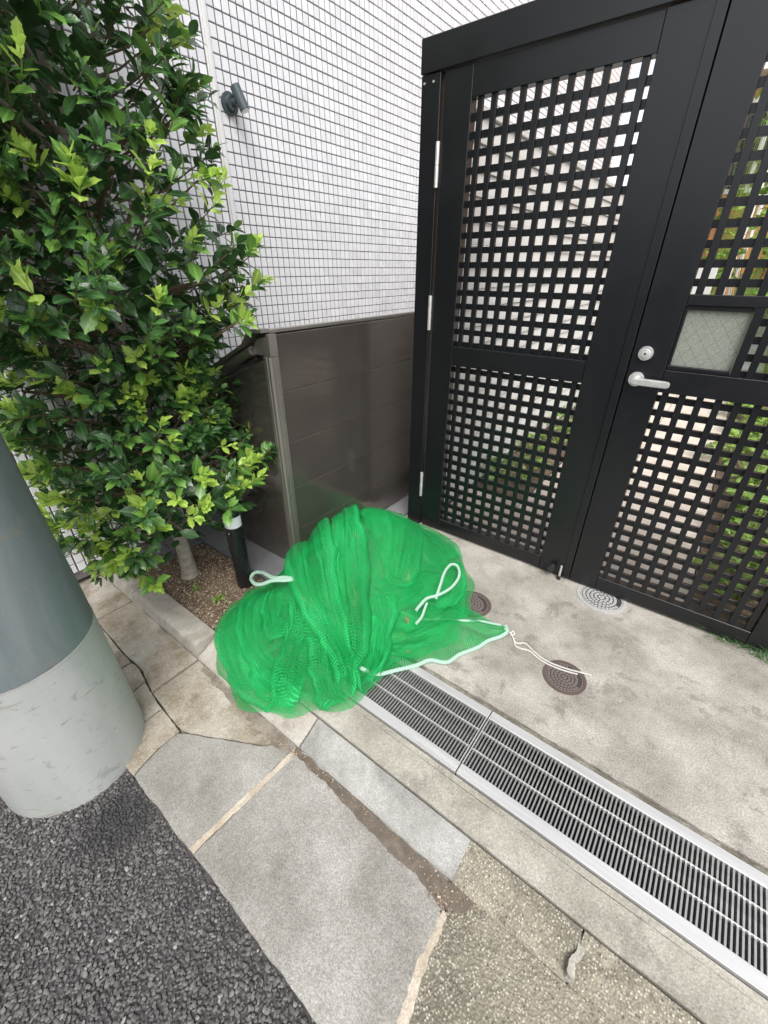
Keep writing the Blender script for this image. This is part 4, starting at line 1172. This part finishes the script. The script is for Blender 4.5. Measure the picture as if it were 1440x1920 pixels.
# orange rendered house far back
hs_ = empty('orange_house', (0.5, 9.6, 0), 'orange rendered house with white framed windows seen through the right lattice door', 'house')
MB((0.5, 9.6, 2)).box(-2.0, 4.5, 9.6, 9.9, -0.05, 6.5).build('facade', M['orange'], hs_)
for (xa, xb, za, zb_) in ((-0.9, -0.1, 2.4, 3.5), (0.25, 1.2, 2.3, 3.5), (-0.6, 0.5, 4.4, 5.5), (1.0, 2.1, 4.4, 5.5), (1.7, 2.6, 2.3, 3.5)):
    wf = MB(((xa + xb) / 2, 9.58, za)).box(xa, xb, 9.56, 9.598, za, za + 0.06).box(xa, xb, 9.56, 9.598, zb_ - 0.06, zb_).box(xa, xa + 0.06, 9.56, 9.598, za + 0.061, zb_ - 0.061).box(xb - 0.06, xb, 9.56, 9.598, za + 0.061, zb_ - 0.061).box((xa + xb) / 2 - 0.03, (xa + xb) / 2 + 0.03, 9.555, 9.597, za + 0.061, zb_ - 0.061).build('window', M['winframe'], hs_)
    g_ = MB(((xa + xb) / 2, 9.59, za)).box(xa + 0.05, xb - 0.05, 9.585, 9.597, za + 0.05, zb_ - 0.05).build('pane', M['winglass'], None)
    g_.parent = wf; g_.location = (0, 0.01, 0)
MB((0.5, 9.5, 2.2)).box(-2.0, 4.5, 9.3, 9.595, 3.72, 3.80).build('sill_band', M['winframe'], hs_)
MB((0.5, 9.5, 1.2)).box(0.1, 1.9, 9.35, 9.59, 0.9, 1.75).build('red_panel', M['redbrick'], hs_)
dp = tag(MB((-0.30, 7.9, 0)).cyl((-0.30, 7.9, 0), (-0.30, 7.9, 6.0), 0.05, n=16).build('downpipe', M['winframe'], None, True), 'white vertical pipe in front of the orange house behind the gate', 'pipe')
MB((-0.22, 7.9, 0)).cyl((-0.20, 7.9, 0), (-0.20, 7.9, 6.0), 0.022, n=12).build('thin_pipe', M['winframe'], dp, True).location = (0.08, 0, 0)
cf = empty('corrugated_fence', (1.0, 7.4, 0), 'pale corrugated sheet fence behind the courtyard plants', 'fence')
mb = MB((1.0, 7.4, 0))
pr = []
for k in range(60):
    z = 0.05 + 1.25 * k / 59
    pr.append((7.4 + 0.018 * math.sin(k * 2 * PI / 6), z))
pr += [(7.46, 1.30), (7.46, 0.05)]
mb.prism_x(pr, -0.10, 3.0)
mb.build('sheet', M['corr'], cf, True)
for x in (-0.12, 1.4, 3.02):
    MB((x, 7.45, 0)).box(x - 0.02, x + 0.02, 7.38, 7.42, 0, 1.36).build('post', M['siding'], cf)
gf = tag(MB((-0.65, 6.6, 0)).box(-1.15, -0.35, 6.6, 6.64, 0.0, 1.45, 0.003).build('grey_screen', M['siding'], None), 'flat grey screen panel at the end of the paved path', 'screen')

# ------------------------------------------------------------------ leaves
def leaf_shape(spines=3, fold=0.25, curl=0.18, w=0.27, sp=0.07, seed=0):
    """half outlines each side of the midrib; returns verts, faces, uv (unit length, along +Y, normal +Z)"""
    r = random.Random(seed)
    ts = [0.0, 0.12]
    ws = [0.02, w * 0.45]
    if spines:
        for k in range(spines):
            t = 0.24 + 0.60 * k / spines
            e = w * math.sin(PI * min(1, t * 0.9 + 0.08)) ** 0.7
            ts += [t + r.uniform(-.01, .01), t + 0.09]
            ws += [e * 0.96, e + sp * 0.9]
        ts += [0.86]; ws += [w * 0.36]
    else:
        for t in (0.28, 0.45, 0.62, 0.78, 0.9):
            ts.append(t); ws.append(w * math.sin(PI * (t * 0.93 + 0.05)) ** 0.8)
    n = len(ts)
    V = []; UV = []
    def zc(t): return -curl * (t - 0.35) ** 2 * 1.3
    for t in ts: V.append((0, t, zc(t))); UV.append((0, t))
    V.append((0, 1.0, zc(1.0))); UV.append((0, 1))
    for sgn in (-1, 1):
        for t, q in zip(ts, ws):
            V.append((sgn * q, t, zc(t) + fold * q + r.uniform(-.01, .01))); UV.append((sgn * q, t))
    F = []
    for sgn, o in ((-1, n + 1), (1, 2 * n + 1)):
        for i in range(n - 1):
            f = (i, i + 1, o + i + 1, o + i)
            F.append(f if sgn < 0 else f[::-1])
        f = (n - 1, n, o + n - 1)
        F.append(f if sgn < 0 else f[::-1])
    return np.array(V), F, np.array(UV)

def leaf_field(name, T, shape, mat, parent, org, kind='stuff'):
    """T: list of 4x3 (rotation rows * scale, location)"""
    if not len(T): return None
    V0, F0, U0 = shape
    A = np.array([t[0] for t in T]); L = np.array([t[1] for t in T])
    V = np.einsum('nij,vj->nvi', A, V0) + L[:, None, :] - np.array(org)
    m = len(V0); n = len(T)
    tri = [f for f in F0 if len(f) == 3]; qd = [f for f in F0 if len(f) == 4]
    off = np.arange(n) * m
    FF = (np.array(qd)[None] + off[:, None, None]).reshape(-1, 4).tolist() + (np.array(tri)[None] + off[:, None, None]).reshape(-1, 3).tolist()
    o = mesh_np(name, V.reshape(-1, 3), FF, mat, True, np.tile(U0, (n, 1)), parent)
    if kind: o['kind'] = kind
    return o

def frame(y, up, roll=0.0):
    y = y / np.linalg.norm(y)
    x = np.cross(y, up); nx_ = np.linalg.norm(x)
    if nx_ < 1e-4: x = np.cross(y, np.array([1.0, 0, 0])); nx_ = np.linalg.norm(x)
    x = x / nx_
    z = np.cross(x, y)
    c, s = math.cos(roll), math.sin(roll)
    return np.stack([x * c + z * s, y, z * c - x * s], 1)

BC = np.array([-1.90, 0.77])
def crown_r(th, z):
    base = 0.50
    if z < 0.75: base *= 0.62 + 0.38 * math.sqrt(max(0, min(1, (z - 0.16) / 0.5)))
    if z > 1.5: base *= 1 - 0.07 * (z - 1.5)
    if -1.1 < th < 1.1: base *= 1 - 0.34 * math.exp(-((z - 0.98) / 0.17) ** 2)
    if z < 0.66 and -1.3 < th < 0.4: base *= 1.05
    return base * (1 + 0.07 * math.sin(3 * th + z * 4) + 0.06 * math.sin(5 * th - z * 7 + 1) + 0.05 * math.sin(z * 11 + th))
def make_bush():
    r = random.Random(21)
    bush = empty('holly_shrub', (BC[0], BC[1], 0), 'tall evergreen shrub with spiny dark leaves and lime shoots before the white wall', 'shrub')
    org = (BC[0], BC[1], 0)
    mb = MB(org)
    tp = catmull([(-1.895, 0.772, -0.03), (-1.90, 0.775, 0.15), (-1.925, 0.785, 0.45), (-1.91, 0.79, 0.9), (-1.94, 0.80, 1.5), (-1.91, 0.79, 2.2), (-1.93, 0.8, 2.75)], 6)
    mb.tube(tp, [0.050 * (1 - 0.80 * (i / len(tp)) ** 0.5) * (1.08 if i < 2 else 1) for i in range(len(tp))], 14)
    mb.build('trunk', M['bark'], bush, True)
    for k in range(26):
        z0 = 0.35 + 2.2 * k / 26; th = k * 2.4 + r.uniform(-.3, .3)
        i0 = min(range(len(tp)), key=lambda q: abs(tp[q].z - z0))
        p0 = tp[i0]
        L = r.uniform(.28, .42); up = r.uniform(.15, .6)
        d = Vector((math.cos(th), math.sin(th), up))
        p3 = p0 + d * L
        pts = catmull([p0, p0 + d * L * .35 + Vector((r.uniform(-.03, .03), r.uniform(-.03, .03), -.02)), p0 + d * L * .7 + Vector((r.uniform(-.03, .03), r.uniform(-.03, .03), 0)), p3], 4)
        MB(tuple(p0)).tube(pts, [0.016 * (1 - 0.7 * i / len(pts)) for i in range(len(pts))], 7).build('branch', M['twig'] if k % 3 else M['bark'], bush, True)
    MB((-1.5, 0.40, 1.9)).tube(catmull([(-1.90, 0.76, 1.72), (-1.72, 0.55, 1.80), (-1.60, 0.42, 1.84), (-1.545, 0.385, 1.83), (-1.47, 0.38, 1.85)], 5), 0.010, 8).build('branch', M['bark'], bush, True)
    camp = np.array([0, 0, 1.4])
    leaves = {'old': [], 'mid': [], 'new': []}
    tw = MB(org); twn = MB(org)
    nsh = 1550
    for i in range(nsh):
        z = r.uniform(0.20, 2.75)
        th = r.uniform(-PI, PI)
        toc = math.atan2(-BC[1], -BC[0])            # towards the camera
        dth = (th - toc + PI) % (2 * PI) - PI
        if abs(dth) > 1.9 and r.random() < 0.55: continue
        # thin, open side towards the wall on the upper right
        right = (dth > 0.75)
        if right and z > 1.45 and r.random() < 0.62: continue
        rr = crown_r(th, z)
        rad = rr * r.uniform(0.62, 1.02) ** 0.7
        if 0.76 < z < 1.22 and 0.25 < dth < 2.4: rad = min(rad, 0.29 + 0.4 * max(0, z - 1.08))
        if z > 1.4 and 0.3 < dth < 2.2: rad *= 1.04
        if z > 1.72 and 0.2 < dth < 2.4: rad = min(rad, 0.43)
        if z < 0.34 and dth > 0.15 and rad > .2 and r.random() < 0.75: continue
        if z < 0.30 and r.random() < 0.35: continue
        bxp, byp = BC[0] + rad * math.cos(th), BC[1] + rad * math.sin(th)
        if z < 0.56 and bxp > -1.80 and byp > 0.62 - 0.5 * (bxp + 1.78): continue
        if z < 0.42 and bxp > -1.90 and byp > 0.50 and r.random() < .8: continue
        p = np.array([BC[0] + rad * math.cos(th), BC[1] + rad * math.sin(th), z])
        d = np.array([math.cos(th + r.uniform(-.5, .5)), math.sin(th + r.uniform(-.5, .5)), r.uniform(0.05, 1.1) if z > .4 else r.uniform(-.7, .5)])
        d /= np.linalg.norm(d)
        depth = rad / rr
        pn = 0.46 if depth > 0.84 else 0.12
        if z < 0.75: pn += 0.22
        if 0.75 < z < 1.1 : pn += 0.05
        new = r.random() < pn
        L = r.uniform(0.06, 0.13) if not new else r.uniform(0.05, 0.09)
        base = p - d * L * 0.6
        tip = p + d * L * 0.4
        (twn if new else tw).tube([base, (base + tip) / 2 + np.array([0, 0, -0.004]), tip], [0.0026, 0.002, 0.0014], 4, False)
        inner = np.array([BC[0] + rad * .45 * math.cos(th), BC[1] + rad * .45 * math.sin(th), z - .12])
        if r.random() < .35: tw.tube([inner, (inner + base) / 2 + np.array([0, 0, -.01]), base], [0.004, 0.0035, 0.0026], 4, False)
        npair = r.randint(2, 4)
        ph = r.uniform(0, PI)
        up = np.array([0, 0, 1.0])
        a = np.cross(d, up); a /= np.linalg.norm(a) + 1e-6; b = np.cross(a, d)
        for q in range(npair + 1):
            f = q / max(1, npair)
            pos = base + (tip - base) * (0.25 + 0.75 * f)
            cnt = 2 if q < npair else 3
            for s in range(cnt):
                az = ph + q * PI / 2 + s * 2 * PI / cnt + r.uniform(-.35, .35)
                open_ = r.uniform(0.9, 1.35) - 0.55 * f
                if new: open_ -= 0.18
                out = a * math.cos(az) + b * math.sin(az)
                y = d * math.cos(open_) + out * math.sin(open_) + np.array([0, 0, -0.12 if not new else 0.0])
                upn = d * 0.9 + np.array([0, 0, 0.75])
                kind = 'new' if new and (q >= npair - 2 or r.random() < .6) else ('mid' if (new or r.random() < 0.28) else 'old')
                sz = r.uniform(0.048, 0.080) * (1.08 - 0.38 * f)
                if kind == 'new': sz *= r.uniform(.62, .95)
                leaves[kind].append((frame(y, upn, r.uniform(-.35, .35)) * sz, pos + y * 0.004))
    # inner dark leaves
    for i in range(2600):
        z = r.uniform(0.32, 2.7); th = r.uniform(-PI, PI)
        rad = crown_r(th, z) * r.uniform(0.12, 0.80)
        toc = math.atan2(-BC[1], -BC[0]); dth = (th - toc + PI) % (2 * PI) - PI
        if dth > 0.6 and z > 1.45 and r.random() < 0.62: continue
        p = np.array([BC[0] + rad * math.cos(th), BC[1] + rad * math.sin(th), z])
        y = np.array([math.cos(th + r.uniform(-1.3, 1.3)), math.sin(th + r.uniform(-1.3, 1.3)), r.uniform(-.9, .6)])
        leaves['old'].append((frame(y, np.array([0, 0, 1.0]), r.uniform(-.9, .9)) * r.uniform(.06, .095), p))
    tw.build('twigs', M['twig'], bush)['kind'] = 'stuff'
    twn.build('green_twigs', M['twig_new'], bush)['kind'] = 'stuff'
    # nearest leaves become single parts
    allv = []
    for k, L in leaves.items():
        for t in L:
            v = t[1] - camp
            allv.append((float(np.linalg.norm(v)) / (1.25 if k == 'new' else 1.0), k, t))
    allv.sort(key=lambda q: q[0])
    near = [q for q in allv if q[2][1][2] < 2.2][:300]
    ids = {id(q[2][0]) for q in near}
    shapes = {'old': [leaf_shape(3, .22, .22, .25, .018, 1), leaf_shape(2, .16, .10, .26, .02, 2), leaf_shape(0, .25, .2, .25, 0, 3)],
              'mid': [leaf_shape(3, .22, .16, .25, .025, 4), leaf_shape(2, .2, .2, .25, .02, 5)],
              'new': [leaf_shape(3, .26, .12, .25, .028, 6), leaf_shape(3, .34, -.1, .24, .03, 7)]}
    mm = {'old': M['leaf_old'], 'mid': M['leaf_mid'], 'new': M['leaf_new']}
    protos = {}
    for k in shapes:
        for si, (V, F, U) in enumerate(shapes[k]):
            for c in range(3):
                me = bpy.data.meshes.new('leaf')
                me.from_pydata((V * (1 + 0.03 * c)).tolist(), [], [tuple(f) for f in F])
                l = me.uv_layers.new(name='UVMap'); idx = np.empty(len(me.loops), dtype=np.int32); me.loops.foreach_get('vertex_index', idx)
                l.data.foreach_set('uv', U[idx].astype(np.float32).ravel())
                me.materials.append(mm[k]); me.polygons.foreach_set('use_smooth', [True] * len(me.polygons))
                protos.setdefault(k, []).append(me)
    for _, k, (A, p) in near:
        o = bpy.data.objects.new('leaf', r.choice(protos[k])); link(o, bush)
        mt = Matrix([list(A[i]) + [p[i] - org[i]] for i in range(3)] + [[0, 0, 0, 1]])
        o.matrix_local = mt
    for k, L in leaves.items():
        L = [t for t in L if id(t[0]) not in ids]
        ns_ = len(shapes[k])
        for si in range(ns_):
            leaf_field('foliage', L[si::ns_], shapes[k][si], mm[k], bush, org)
make_bush()

# bedding plants behind the gate
def plant(x, y, h, n, label, mat, seed, zb=0.004, spread=0.16, lsz=0.09, group=None, cat='plant'):
    r = random.Random(seed)
    root = empty('bedding_plant', (x, y, zb), label, cat, group)
    st = MB((x, y, zb)); T = []
    for i in range(n):
        az = r.uniform(0, 2 * PI); ln = h * r.uniform(.35, 1)
        tipv = np.array([x + spread * r.uniform(.1, 1) * math.cos(az), y + spread * r.uniform(.1, 1) * math.sin(az), zb + ln])
        st.tube([(x, y, zb - .005), ((x + tipv[0]) / 2, (y + tipv[1]) / 2, zb + ln * .6), tuple(tipv)], [.003, .0022, .0015], 4, False)
        for q in range(3):
            yv = np.array([math.cos(az + r.uniform(-1.4, 1.4)), math.sin(az + r.uniform(-1.4, 1.4)), r.uniform(-.5, .5)])
            T.append((frame(yv, np.array([0, 0, 1.0]), r.uniform(-.5, .5)) * lsz * r.uniform(.6, 1.1), tipv + np.array([r.uniform(-.02, .02), r.uniform(-.02, .02), r.uniform(-.05, 0)])))
    st.build('stem', M['twig_new'], root)
    leaf_field('foliage', T, leaf_shape(0, .2, .3, .34, 0, seed), mat, root, (x, y, zb))
    return root
pr_ = random.Random(5)
PL = [(-1.02, 2.85), (-0.95, 3.15), (-1.06, 3.5), (-0.98, 3.9), (-1.05, 4.35), (-0.95, 4.8), (-1.05, 5.3)]
for i, (x, y) in enumerate(PL):
    plant(x, y, .22, 16, ['broad low plant nearest the gate at the foot of the boarded fence', 'second low plant from the gate along the boarded fence', 'third low plant from the gate along the boarded fence', 'middle low plant of the row along the boarded fence', 'third low plant from the far end of the boarded fence', 'second low plant from the far end of the boarded fence', 'farthest low plant at the end of the boarded fence'][i], M['plant'], 40 + i, spread=.15, lsz=.075, group='plants along the boarded fence')
ORD = ['nearest to the gate door'] + [w_ + ' plant counted from the gate' for w_ in 'second third fourth fifth sixth seventh eighth ninth tenth eleventh twelfth thirteenth fourteenth fifteenth sixteenth seventeenth eighteenth nineteenth'.split()] + ['farthest from the gate']
for i in range(20):
    y = 2.27 + i * 0.33
    plant(0.38 + pr_.uniform(-.10, .12), y, .26, 24, 'leafy bed plant right of the paved path, ' + ORD[i], M['plant'], 80 + i, spread=.17, lsz=.08, group='plants in the bed beside the paved path')
for i, (x, y, h) in enumerate(((-0.02, 7.0, 2.6), (0.5, 7.15, 2.3), (1.0, 6.9, 2.9), (-0.5, 9.2, 3.6))):
    lb = ['leafy climber beside the white pipe in front of the orange house', 'bright green shrub before the corrugated fence, near the middle', 'green shrub before the corrugated fence, at its right', 'tall ivy growing up the orange house wall'][i]
    plant(x, y, h, 130, lb, M['ivy'], 120 + i, spread=.40, lsz=.13, cat='shrub' if i < 3 else 'ivy').name = 'garden_shrub'
# mondo grass tuft under the right door
def grass_tuft(x, y, n, label):
    r = random.Random(3); root = empty('grass_tuft', (x, y, 0), label, 'grass')
    V = []; F = []
    for i in range(n):
        az = r.uniform(0, 2 * PI); L = r.uniform(.05, .11); px, py = r.uniform(-.10, .16), r.uniform(-.022, .025)
        py += -0.15 * px
        dx, dy = math.cos(az), math.sin(az); w_ = .0018
        b = len(V)
        for t in (0, .4, .75, 1):
            zz = math.sin(t * 1.9) * L * .42; ww = w_ * (1 - t * .9)
            V += [(px + dx * L * t - dy * ww, py + dy * L * t + dx * ww, zz), (px + dx * L * t + dy * ww, py + dy * L * t - dx * ww, zz)]
        for k in range(3): F.append((b + 2 * k, b + 2 * k + 1, b + 2 * k + 3, b + 2 * k + 2))
    o = mesh_np('grass_blades', V, F, M['leaf_old'], False, np.zeros((len(V), 2)), root); o['kind'] = 'stuff'
grass_tuft(0.42, 1.935, 110, 'dark tuft of strappy grass poking out below the right gate door')
# weeds in the planting bed
for i, (x, y) in enumerate(((-1.47, 0.80), (-1.76, 0.72), (-1.60, 0.745))):
    rt = plant(x, y, .05, 7, ['small green weed beside the net in the soil bed', 'tiny weed seedling in the soil near the shrub trunk', 'tiny weed in the soil between kerb and bollard light'][i], M['plant'], 200 + i, zb=-.012, spread=.035, lsz=.024, cat='weed')
    rt.name = 'weed'

# plain low facade added behind the camera, only for gate and bin to reflect
MAKE_OPP = True
if MAKE_OPP:
    o = MB().box(-9, 9, -5.3, -5.0, -0.2, 2.5).build('added_reflection_facade', M['slate']); tag(o, kind='structure')

# ------------------------------------------------------------------ flat corner of the net, ropes, string, litter
def rope(name, pts, rad, mat, parent=None, strands=3, pitch=0.034, seg=3, org=None):
    """laid rope: strands wound round a path"""
    P_ = [Vector(p) for p in pts]
    L = [0.0]
    for a, b in zip(P_[:-1], P_[1:]): L.append(L[-1] + (b - a).length)
    n = max(8, int(L[-1] / (pitch / 9)))
    res = []
    j = 0
    for i in range(n + 1):
        s = L[-1] * i / n
        while j < len(L) - 2 and L[j + 1] < s: j += 1
        res.append(P_[j].lerp(P_[j + 1], (s - L[j]) / max(1e-9, L[j + 1] - L[j])))
    org = org or tuple(res[0])
    mb = MB(org)
    up = Vector((0.1, 0.15, 1)).normalized()
    for k in range(strands):
        q = []
        for i, p in enumerate(res):
            t = (res[min(i + 1, n)] - res[max(i - 1, 0)]).normalized()
            a = t.cross(up).normalized(); b = t.cross(a).normalized()
            ph = 2 * PI * (L[-1] * i / n / pitch + k / strands)
            q.append(p + (a * math.cos(ph) + b * math.sin(ph)) * rad * 0.52)
        mb.tube(q, rad * 0.52, 6)
    return mb.build(name, mat, parent, True)

NO = (-1.06, 1.12, 0)
# flat single layer corner lying over the concrete, from the heap to the tip
cor = [(-0.70, 0.86), (-0.655, 0.93), (-0.60, 1.00), (-0.565, 1.06), (-0.52, 1.10), (-0.475, 1.20), (-0.425, 1.30), (-0.395, 1.405)]
inn = [(-0.86, 1.02), (-0.84, 1.12), (-0.80, 1.22), (-0.76, 1.31), (-0.70, 1.37), (-0.62, 1.42), (-0.52, 1.42), (-0.41, 1.415)]
nu, nv = 60, 26
co = [Vector((x, y, 0)) for x, y in cor]; ci = [Vector((x, y, 0)) for x, y in inn]
ca, cb = catmull(co, 9), catmull(ci, 9)
V = []; U = []
for i in range(len(ca)):
    for j in range(nv):
        t = j / (nv - 1)
        p = ca[i].lerp(cb[i], t)
        s = i / (len(ca) - 1)
        z = 0.006 + 0.010 * abs(math.sin(s * 9 + t * 5)) * math.sin(PI * min(1, t * 1.2)) + 0.05 * max(0, t - .55) * (1 - s) + 0.004 * math.sin(s * 31 + t * 13)
        z += 0.018 * math.exp(-((t - .62) / .07) ** 2) * (1 - s * .6)
        V.append((p.x - NO[0], p.y - NO[1], z)); U.append((s * .62, t * .34))
m_ = nv
F = [(i * m_ + j, i * m_ + j + 1, (i + 1) * m_ + j + 1, (i + 1) * m_ + j) for i in range(len(ca) - 1) for j in range(m_ - 1)]
o = mesh_np('flat_corner', V, F, M['net_thin'], True, np.array(U), nt)
edge_pts = catmull([(-0.76, 0.83, 0.045), (-0.70, 0.865, 0.02), (-0.655, 0.93, 0.012), (-0.605, 1.00, 0.011), (-0.575, 1.055, 0.012), (-0.515, 1.09, 0.010), (-0.492, 1.16, 0.010), (-0.452, 1.235, 0.010), (-0.430, 1.30, 0.011), (-0.398, 1.355, 0.011), (-0.388, 1.40, 0.012), (-0.41, 1.425, 0.014)], 6)
rope('edge_rope', edge_pts, 0.0085, M['rope'], nt)
rope('edge_rope', catmull([(-0.80, 1.17, 0.06), (-0.74, 1.20, 0.035), (-0.66, 1.27, 0.02), (-0.58, 1.33, 0.016), (-0.50, 1.385, 0.014), (-0.425, 1.415, 0.012)], 6), 0.006, M['rope'], nt)
ROPE_A = [(-1.169, 0.88, 0.263), (-1.213, 0.868, 0.254), (-1.284, 0.861, 0.222), (-1.521, 0.962, 0.075), (-1.548, 0.931, 0.074), (-1.522, 0.896, 0.075), (-1.409, 0.844, 0.136), (-1.33, 0.831, 0.182), (-1.27, 0.844, 0.224), (-1.202, 0.858, 0.251), (-1.163, 0.875, 0.262)]
ROPE_B = [(-0.692, 1.28, 0.122), (-0.718, 1.361, 0.131), (-0.747, 1.449, 0.138), (-0.756, 1.528, 0.132), (-0.73, 1.552, 0.116), (-0.691, 1.493, 0.11), (-0.678, 1.396, 0.114), (-0.695, 1.303, 0.123), (-0.718, 1.248, 0.131), (-0.72, 1.197, 0.128), (-0.718, 1.16, 0.125)]
ROPE_C = [(-0.709, 1.234, 0.118), (-0.7, 1.202, 0.115), (-0.687, 1.157, 0.106), (-0.686, 1.113, 0.102)]
rope('rope_loop', catmull([(x, y, z - .006) for x, y, z in ROPE_A], 6), 0.0090, M['rope'], nt)
rope('rope_loop', catmull(ROPE_B, 6), 0.0072, M['rope'], nt)
rope('rope_loop', catmull(ROPE_C, 6), 0.0060, M['rope'], nt)

st = rope('string', catmull([(-0.405, 1.405, 0.012), (-0.375, 1.405, 0.006), (-0.352, 1.385, 0.004), (-0.335, 1.365, 0.006), (-0.318, 1.375, 0.004), (-0.300, 1.39, 0.003), (-0.26, 1.372, 0.003), (-0.215, 1.355, 0.003), (-0.165, 1.352, 0.005), (-0.11, 1.362, 0.006), (-0.06, 1.378, 0.006), (-0.030, 1.388, 0.004)], 8), 0.0034, M['string'], None, 2, 0.012)
tag(st, 'thin white string tied to the net corner and trailing over the brown drain cover', 'string')
s2 = rope('tail', catmull([(-0.352, 1.385, 0.005), (-0.328, 1.350, 0.004), (-0.300, 1.352, 0.003), (-0.27, 1.360, 0.003), (-0.22, 1.343, 0.003), (-0.17, 1.338, 0.005), (-0.12, 1.345, 0.006), (-0.075, 1.360, 0.005)], 8), 0.0034, M['string'], None, 2, 0.012)
s2.parent = st; s2.location = s2.location - st.location
s3 = rope('knot', catmull([(-0.372, 1.402, 0.010), (-0.366, 1.414, 0.014), (-0.356, 1.400, 0.014), (-0.366, 1.392, 0.010), (-0.376, 1.405, 0.006)], 5), 0.0036, M['string'], None, 2, 0.012)
s3.parent = st; s3.location = s3.location - st.location

# dry leaves caught in the net
def dry_leaf(x, y, z, rz, tilt, sz, label):
    V0, F0, U0 = leaf_shape(0, .45, .9, .30, 0, int(abs(x * 1000)))
    me = bpy.data.meshes.new('dry_leaf'); me.from_pydata((V0 * sz).tolist(), [], [tuple(f) for f in F0]); me.materials.append(M['deadleaf'])
    me.polygons.foreach_set('use_smooth', [True] * len(me.polygons))
    o = bpy.data.objects.new('dry_leaf', me); link(o); o.location = (x, y, z); o.rotation_euler = (tilt, 0.2, rz)
    tag(o, label, 'leaf')
dry_leaf(-0.66, 1.02, 0.022, 0.5, 0.1, .036, 'small brown dry leaf lying under the flat net corner')
dry_leaf(-0.735, 1.13, 0.060, 1.5, 0.6, .05, 'curled brown dry leaf caught beside the rope in the net')

# wet silt and litter in the gutter
pud = [(-0.775, 0.499), (-0.70, 0.4995), (-0.5, 0.4998), (-0.3, 0.4996), (-0.155, 0.499), (-0.10, 0.4985), (-0.075, 0.488), (-0.095, 0.466), (-0.125, 0.448), (-0.155, 0.436), (-0.19, 0.446), (-0.25, 0.455), (-0.33, 0.449), (-0.40, 0.458), (-0.47, 0.462), (-0.55, 0.468), (-0.62, 0.476), (-0.70, 0.475), (-0.765, 0.481)]
wp = wobble_poly(pud, 0.008, 0.0026, 4)
pu = MB((-0.45, 0.47, -0.058)).poly(wp, -0.0595, -0.0566, 0.0008).build('puddle', M['puddle']); tag(pu, kind='structure')
# silt stain strip further left
wp = wobble_poly([(-1.36, 0.499), (-0.80, 0.499), (-0.81, 0.452), (-0.95, 0.455), (-1.10, 0.462), (-1.25, 0.470), (-1.34, 0.478)], 0.01, 0.004, 8)
o = MB((-1.1, 0.47, -0.06)).poly(wp, -0.0605, -0.0588).build('silt_line', M['silt']); tag(o, kind='structure')
n = 260
lt = np.c_[rng.uniform(-0.76, -0.08, n), 0.497 - np.abs(rng.normal(0, 0.014, n)), np.full(n, -0.0560)]
m2 = rng.random(n) < 0.5
lt[m2, 0] = -0.16 + rng.normal(0, 0.022, m2.sum()); lt[m2, 1] = 0.455 + rng.normal(0, 0.012, m2.sum())
o = scatter_stones('gutter_grit', lt, 0.0021, M['pebble'], 0.7); tag(o, kind='stuff')
n = 160
lt = np.c_[-0.80 + rng.normal(0, 0.03, n), 0.485 - np.abs(rng.normal(0, 0.010, n)), np.full(n, -0.0585)]
o = scatter_stones('gutter_grit', lt, 0.0017, M['pebble'], 0.7); tag(o, kind='stuff')
